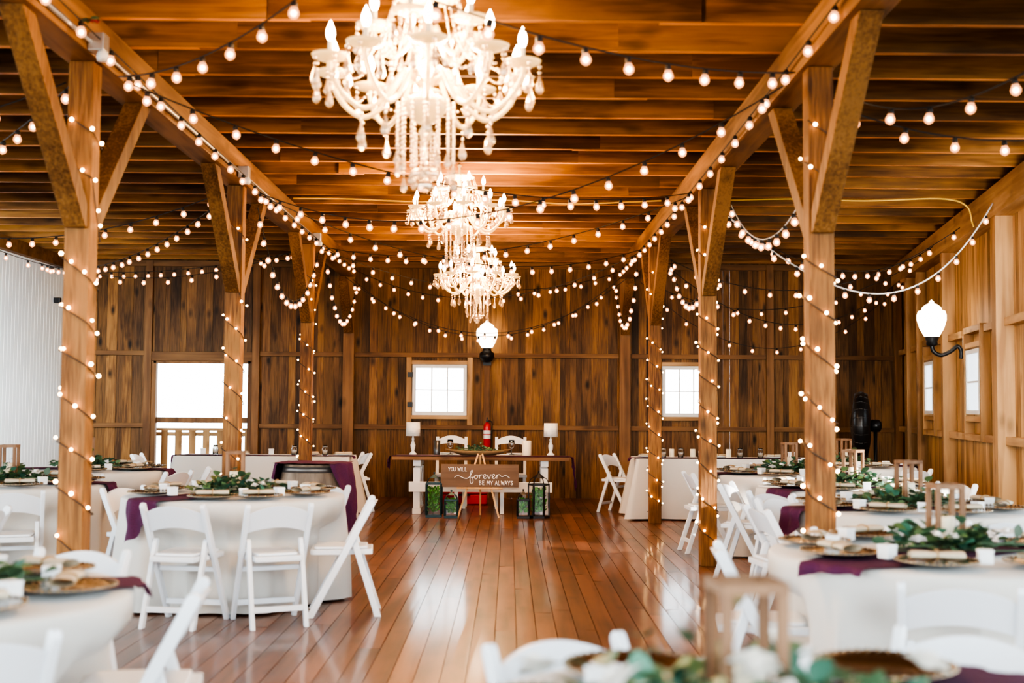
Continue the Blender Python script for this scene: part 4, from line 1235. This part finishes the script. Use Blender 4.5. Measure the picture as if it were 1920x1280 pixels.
def caps(mb, text, x0, x1, ytop, ybot, r_):
    wts = [.45 if c == ' ' else (.35 if c == 'I' else (1.25 if c in 'WM' else 1.)) for c in text]; tot = sum(wts) + .28 * (len(text) - 1)
    u = (x1 - x0) / tot; x = x0
    for c, w in zip(text, wts):
        for st in CAPS.get(c, []):
            pts = []
            for a, b_ in st:
                X, Z = zx(x + a * w * u, ybot + (ytop - ybot) * b_); pts.append((X, YF, Z))
            for e0, e1 in zip(pts, pts[1:]): mb.tube([e0, e1], r_, 8)
            for e0 in pts: mb.ball(e0, r_, 8, 6)
        x += (w + .28) * u
mb = MB(); caps(mb, 'YOU WILL', 676, 850, 480, 515, .0032); mb.build('top_lettering', M['box'], sg)
mb = MB(); caps(mb, 'BE MY ALWAYS', 967, 1284, 606, 643, .0036); mb.build('bottom_lettering', M['box'], sg)
script = [[(735, 576), (748, 564), (770, 559), (800, 570), (832, 583), (858, 582), (878, 566), (893, 540), (905, 516), (898, 507), (888, 522), (884, 560), (882, 600), (888, 628), (900, 630), (910, 610), (906, 585), (893, 572)],
          [(893, 572), (915, 572), (930, 556)], [(944, 552), (926, 558), (921, 575), (932, 588), (947, 582), (953, 566), (944, 552), (958, 560), (972, 552)],
          [(972, 549), (971, 566), (970, 585)], [(971, 568), (976, 555), (986, 548), (996, 552)],
          [(1001, 573), (1018, 568), (1030, 556), (1022, 544), (1009, 551), (1006, 572), (1018, 585), (1036, 576), (1046, 556), (1047, 548)],
          [(1047, 548), (1052, 566), (1060, 584), (1068, 566), (1075, 548), (1086, 553)],
          [(1085, 573), (1102, 566), (1112, 552), (1103, 542), (1091, 553), (1091, 574), (1103, 585), (1120, 574), (1132, 552)],
          [(1134, 547), (1133, 566), (1132, 585)], [(1133, 568), (1139, 554), (1149, 546), (1160, 550), (1172, 562), (1188, 564), (1206, 555), (1224, 557), (1240, 569), (1252, 576)]]
mb = MB()
for st in script:
    pts = [Vector((zx(a, b_)[0], YF - .001, zx(a, b_)[1])) for a, b_ in st]
    mb.tube(catmull(pts, 6), .0042, 6)
mb.build('script_lettering', M['box'], sg)

# floor lanterns with greenery
def floor_lantern(loc, w, hb, hr, mat, nside, label, seed, fill):
    root = empty('metal_lantern', loc, 0, label, 'lantern', 'metal floor lanterns'); rad = w / 2 / math.cos(PI / nside); off = PI / nside - PI / 2
    V = lambda r_, k, z: Vector((r_ * math.cos(2 * PI * k / nside + off), r_ * math.sin(2 * PI * k / nside + off), z))
    mb = MB(); mb.prism([(V(rad * 1.08, k, 0).x, V(rad * 1.08, k, 0).y) for k in range(nside)], 0, .03, 'Z'); mb.build('base', mat, root, bevel=.002)
    for k in range(nside):
        a, b_ = V(rad, k, .03), V(rad, k, hb); mb = MB(); mb.bar(a, b_, .018, .018, V(1, k, 0)); mb.build('post', mat, root)
    mb = MB()
    for k in range(nside):
        mb.bar(V(rad, k, hb), V(rad, k + 1, hb), .02, .02)
    mb.build('top_rim', mat, root)
    for k in range(nside):
        a, b_ = V(rad * .93, k, .045), V(rad * .93, k + 1, .045)
        mb = MB(); mb.add([a, b_, b_ + Vector((0, 0, hb - .06)), a + Vector((0, 0, hb - .06))], [(0, 1, 2, 3)]); mb.build('pane', M['pane'], root, solid=.002)
    mb = MB()
    for k in range(nside):
        mb.tube([V(rad, k, hb), V(rad * .8, k, hb + (hr - hb) * .35), V(rad * .5, k, hb + (hr - hb) * .5)], .005, 6)
    mb.build('roof_ribs', mat, root)
    z1 = hb + (hr - hb) * .45
    vs = [V(rad * .62, k, z1) for k in range(nside)] + [Vector((0, 0, hr - .03))]
    mb = MB(); mb.add(vs, [(k, (k + 1) % nside, nside) for k in range(nside)] + [tuple(range(nside))[::-1]]); mb.ball((0, 0, hr - .02), .014, 8, 6)
    mb.build('roof', mat, root)
    rr = random.Random(seed); mb = MB(); hw = w * .33
    for q in range(fill):
        z = .05 + rr.random() * (hb * .70)
        p_ = Vector((rr.uniform(-hw, hw), rr.uniform(-hw, hw), z)); gg = rr.uniform(.5, 1.6)
        leaf_into(mb, p_, Vector((rr.uniform(-.6, .6), rr.uniform(-.6, .6), rr.uniform(.1, 1))), Vector((rr.uniform(-1, 1), rr.uniform(-1, 1), .3)), .052, .024, (gg, gg, gg), 0, False)
    g = mb.build('greenery', M['brightleaf'], None, (loc[0], loc[1], .012), recalc=False)
    tag(g, 'bright green sprigs inside the ' + label, 'greenery', 'lantern greenery')
floor_lantern((-.94, 15.62, 0), .185, .42, .575, M['teal'], 4, 'tall dark teal lantern on the floor', 1, 330)
floor_lantern((-.715, 15.50, 0), .155, .225, .36, M['teal'], 4, 'small teal lantern on the floor', 2, 190)
floor_lantern((.19, 15.50, 0), .145, .235, .375, M['lantern_black'], 4, 'small black lantern on the floor', 3, 190)
floor_lantern((.385, 15.58, 0), .225, .42, .60, M['lantern_black'], 6, 'tall black lantern on the floor', 4, 420)

# ------------------------------------------------------------------ barrel with plum drape
br_ = empty('wine_barrel', (-1.74, 11.0, 0), .2, 'old oak wine barrel standing beside the second left post', 'barrel')
prof = lambda z: .262 + .058 * (1 - ((z - .44) / .44) ** 2)
mb = MB(); zz = [.88 * i / 14 for i in range(15)]
mb.lathe([(prof(z), z) for z in zz] + [(.245, .88), (.24, .85), (.0001, .85)], 30); mb.build('staves', M['barrel'], br_)
for z0, z1 in ((.02, .07), (.20, .25), (.62, .67), (.81, .86)):
    mb = MB(); mb.lathe([(prof(z0) + .001, z0), (prof(z0) + .005, z0), (prof(z1) + .005, z1), (prof(z1) + .001, z1)], 30, cap=False); mb.build('hoop', M['hoop'], br_)
def drape(u, v):
    s_ = -.30 - .30 + u * (.30 + .60 + .70)    # left hang, top, right hang
    n = noise.noise(Vector((s_ * 5, v * 4, 2.2))); n2 = noise.noise(Vector((s_ * 8, v * 12, 5.1)))
    R0 = .31
    if abs(s_) <= R0:
        hw = .285 * (1 - .25 * (s_ / R0) ** 2)
        lat = (v - .5) * 2 * hw
        return Vector((s_, lat, .888 + .008 * n2 + .004))
    e = abs(s_) - R0
    hw = (.25 - .11 * min(1, e / .5)) * (1 + .1 * n)
    lat = (v - .5) * 2 * hw
    z = .895 - min(e, .03) * .6 - max(0, e - .03) * .98
    bulge = .045 * math.sin(min(1, e / .45) * PI / 2)
    x_ = math.copysign(math.sqrt(max(.02, (R0 + .012 + bulge) ** 2 - (lat * .9) ** 2)) + .02 * n2 * min(1, e / .1) + .012 * math.sin(v * 22) + .008, s_)
    return Vector((x_, lat, z))
mb = MB(); mb.grid(drape, 80, 26)
tag(mb.build('cloth_drape', M['purple'], None, (-1.74, 11.0, 0), R(-12), recalc=False), 'plum gauze cloth draped over the wine barrel', 'cloth', None)

# ------------------------------------------------------------------ pedestal fan
fan = empty('pedestal_fan', (4.98, 17.0, 0), R(-16.4), 'black pedestal fan seen edge on in the right back corner', 'fan')
T = Matrix.Translation((-.10, 0, 1.17)) @ Matrix.Rotation(PI / 2, 4, 'Y') @ Matrix.Rotation(.0, 4, 'Z')
mb = MB(); mb.lathe([(.0001, -.13), (.25, -.12), (.42, -.08), (.465, -.03), (.465, .03), (.42, .09), (.20, .13)], 36, 0, T); mb.build('cage', M['black'], fan)
mb = MB()
for k in range(24):
    a = 2 * PI * k / 24; mb.tube([T @ Vector((.05 * math.cos(a), .05 * math.sin(a), -.14)), T @ Vector((.44 * math.cos(a), .44 * math.sin(a), -.085)), T @ Vector((.472 * math.cos(a), .472 * math.sin(a), 0)), T @ Vector((.43 * math.cos(a), .43 * math.sin(a), .095))], .004, 5)
mb.build('guard_wires', M['pewter'], fan)
mb = MB(); mb.lathe([(.06, .12), (.085, .14), (.085, .24), (.05, .27), (.001, .275)], 16, 0, T); mb.build('motor', M['black'], fan)
mb = MB(); mb.tube([(.09, 0, .05), (.09, 0, 1.12)], .025, 10); mb.build('pole', M['black'], fan)
mb = MB(); mb.lathe([(.26, 0), (.26, .02), (.05, .05), (.03, .06)], 24, 0, Matrix.Translation((.09, 0, 0))); mb.build('base', M['black'], fan)

# small camera-like box on the white wall
mb = MB(); mb.box(0, .09, -.04, .04, -.04, .04); o = mb.build('security_light', M['black'], None, (XL + .014, 18.2, 2.93), bevel=.006)
tag(o, 'small black fixture high on the white ribbed wall', 'fixture')

# ------------------------------------------------------------------ light
w = bpy.data.worlds.new('daylight'); scene.world = w; w.use_nodes = True
nt = w.node_tree; bg = nt.nodes['Background']
tc = nt.nodes.new('ShaderNodeTexCoord'); sx = nt.nodes.new('ShaderNodeSeparateXYZ'); nt.links.new(tc.outputs['Generated'], sx.inputs[0])
cr = nt.nodes.new('ShaderNodeValToRGB')
cr.color_ramp.elements[0].position = .44; cr.color_ramp.elements[0].color = (.35, .38, .37, 1)
cr.color_ramp.elements[1].position = .90; cr.color_ramp.elements[1].color = (.55, .68, .80, 1)
e_ = cr.color_ramp.elements.new(.49); e_.color = (1.9, 2.1, 2.2, 1)
e_ = cr.color_ramp.elements.new(.60); e_.color = (1.7, 1.95, 2.1, 1)
e_ = cr.color_ramp.elements.new(.70); e_.color = (.75, .86, .96, 1)
mm = nt.nodes.new('ShaderNodeMath'); mm.operation = 'MULTIPLY_ADD'; mm.inputs[1].default_value = .5; mm.inputs[2].default_value = .5
nt.links.new(sx.outputs['Z'], mm.inputs[0]); nt.links.new(mm.outputs[0], cr.inputs['Fac']); nt.links.new(cr.outputs['Color'], bg.inputs['Color'])
bg.inputs['Strength'].default_value = 2.6

def area(loc, target, size, energy, col):  # unseen fill lamps, added in the aisles to brighten the side walls
    ld = bpy.data.lights.new('wall_fill_light', 'AREA'); ld.shape = 'RECTANGLE'; ld.size = size[0]; ld.size_y = size[1]; ld.energy = energy; ld.color = col; ld.spread = R(80)
    o = bpy.data.objects.new('wall_fill_light', ld); COL.objects.link(o); o.location = loc
    o.rotation_euler = (Vector(target) - Vector(loc)).to_track_quat('-Z', 'Y').to_euler()
    return o
area((-5.4, 12.6, 2.4), (-6.78, 17.6, 1.2), (1.6, 2.2), 55, (.82, .93, 1.))
area((4.3, 8.6, 2.2), (5.5, 14.6, 1.9), (1.2, 2.0), 70, (1., .95, .88))
# a shaft of sun through the open side of the barn onto one table
ld = bpy.data.lights.new('sun_shaft', 'SPOT'); ld.energy = 7000; ld.color = (1., .97, .92); ld.spot_size = R(13); ld.spot_blend = .35; ld.shadow_soft_size = .05
o = bpy.data.objects.new('sun_shaft', ld); COL.objects.link(o); o.location = (7.0, 6.2, 3.4)
o.rotation_euler = (Vector((3.15, 9.95, .8)) - Vector(o.location)).to_track_quat('-Z', 'Y').to_euler()

scene.view_settings.view_transform = 'AgX'
scene.view_settings.look = 'AgX - High Contrast'
scene.view_settings.exposure = .45
scene.cycles.max_bounces = 8
scene.cycles.diffuse_bounces = 3
scene.cycles.glossy_bounces = 3
scene.cycles.transmission_bounces = 6
scene.cycles.sample_clamp_indirect = 6
scene.cycles.caustics_reflective = False
scene.cycles.caustics_refractive = False
scene.cycles.use_denoising = True
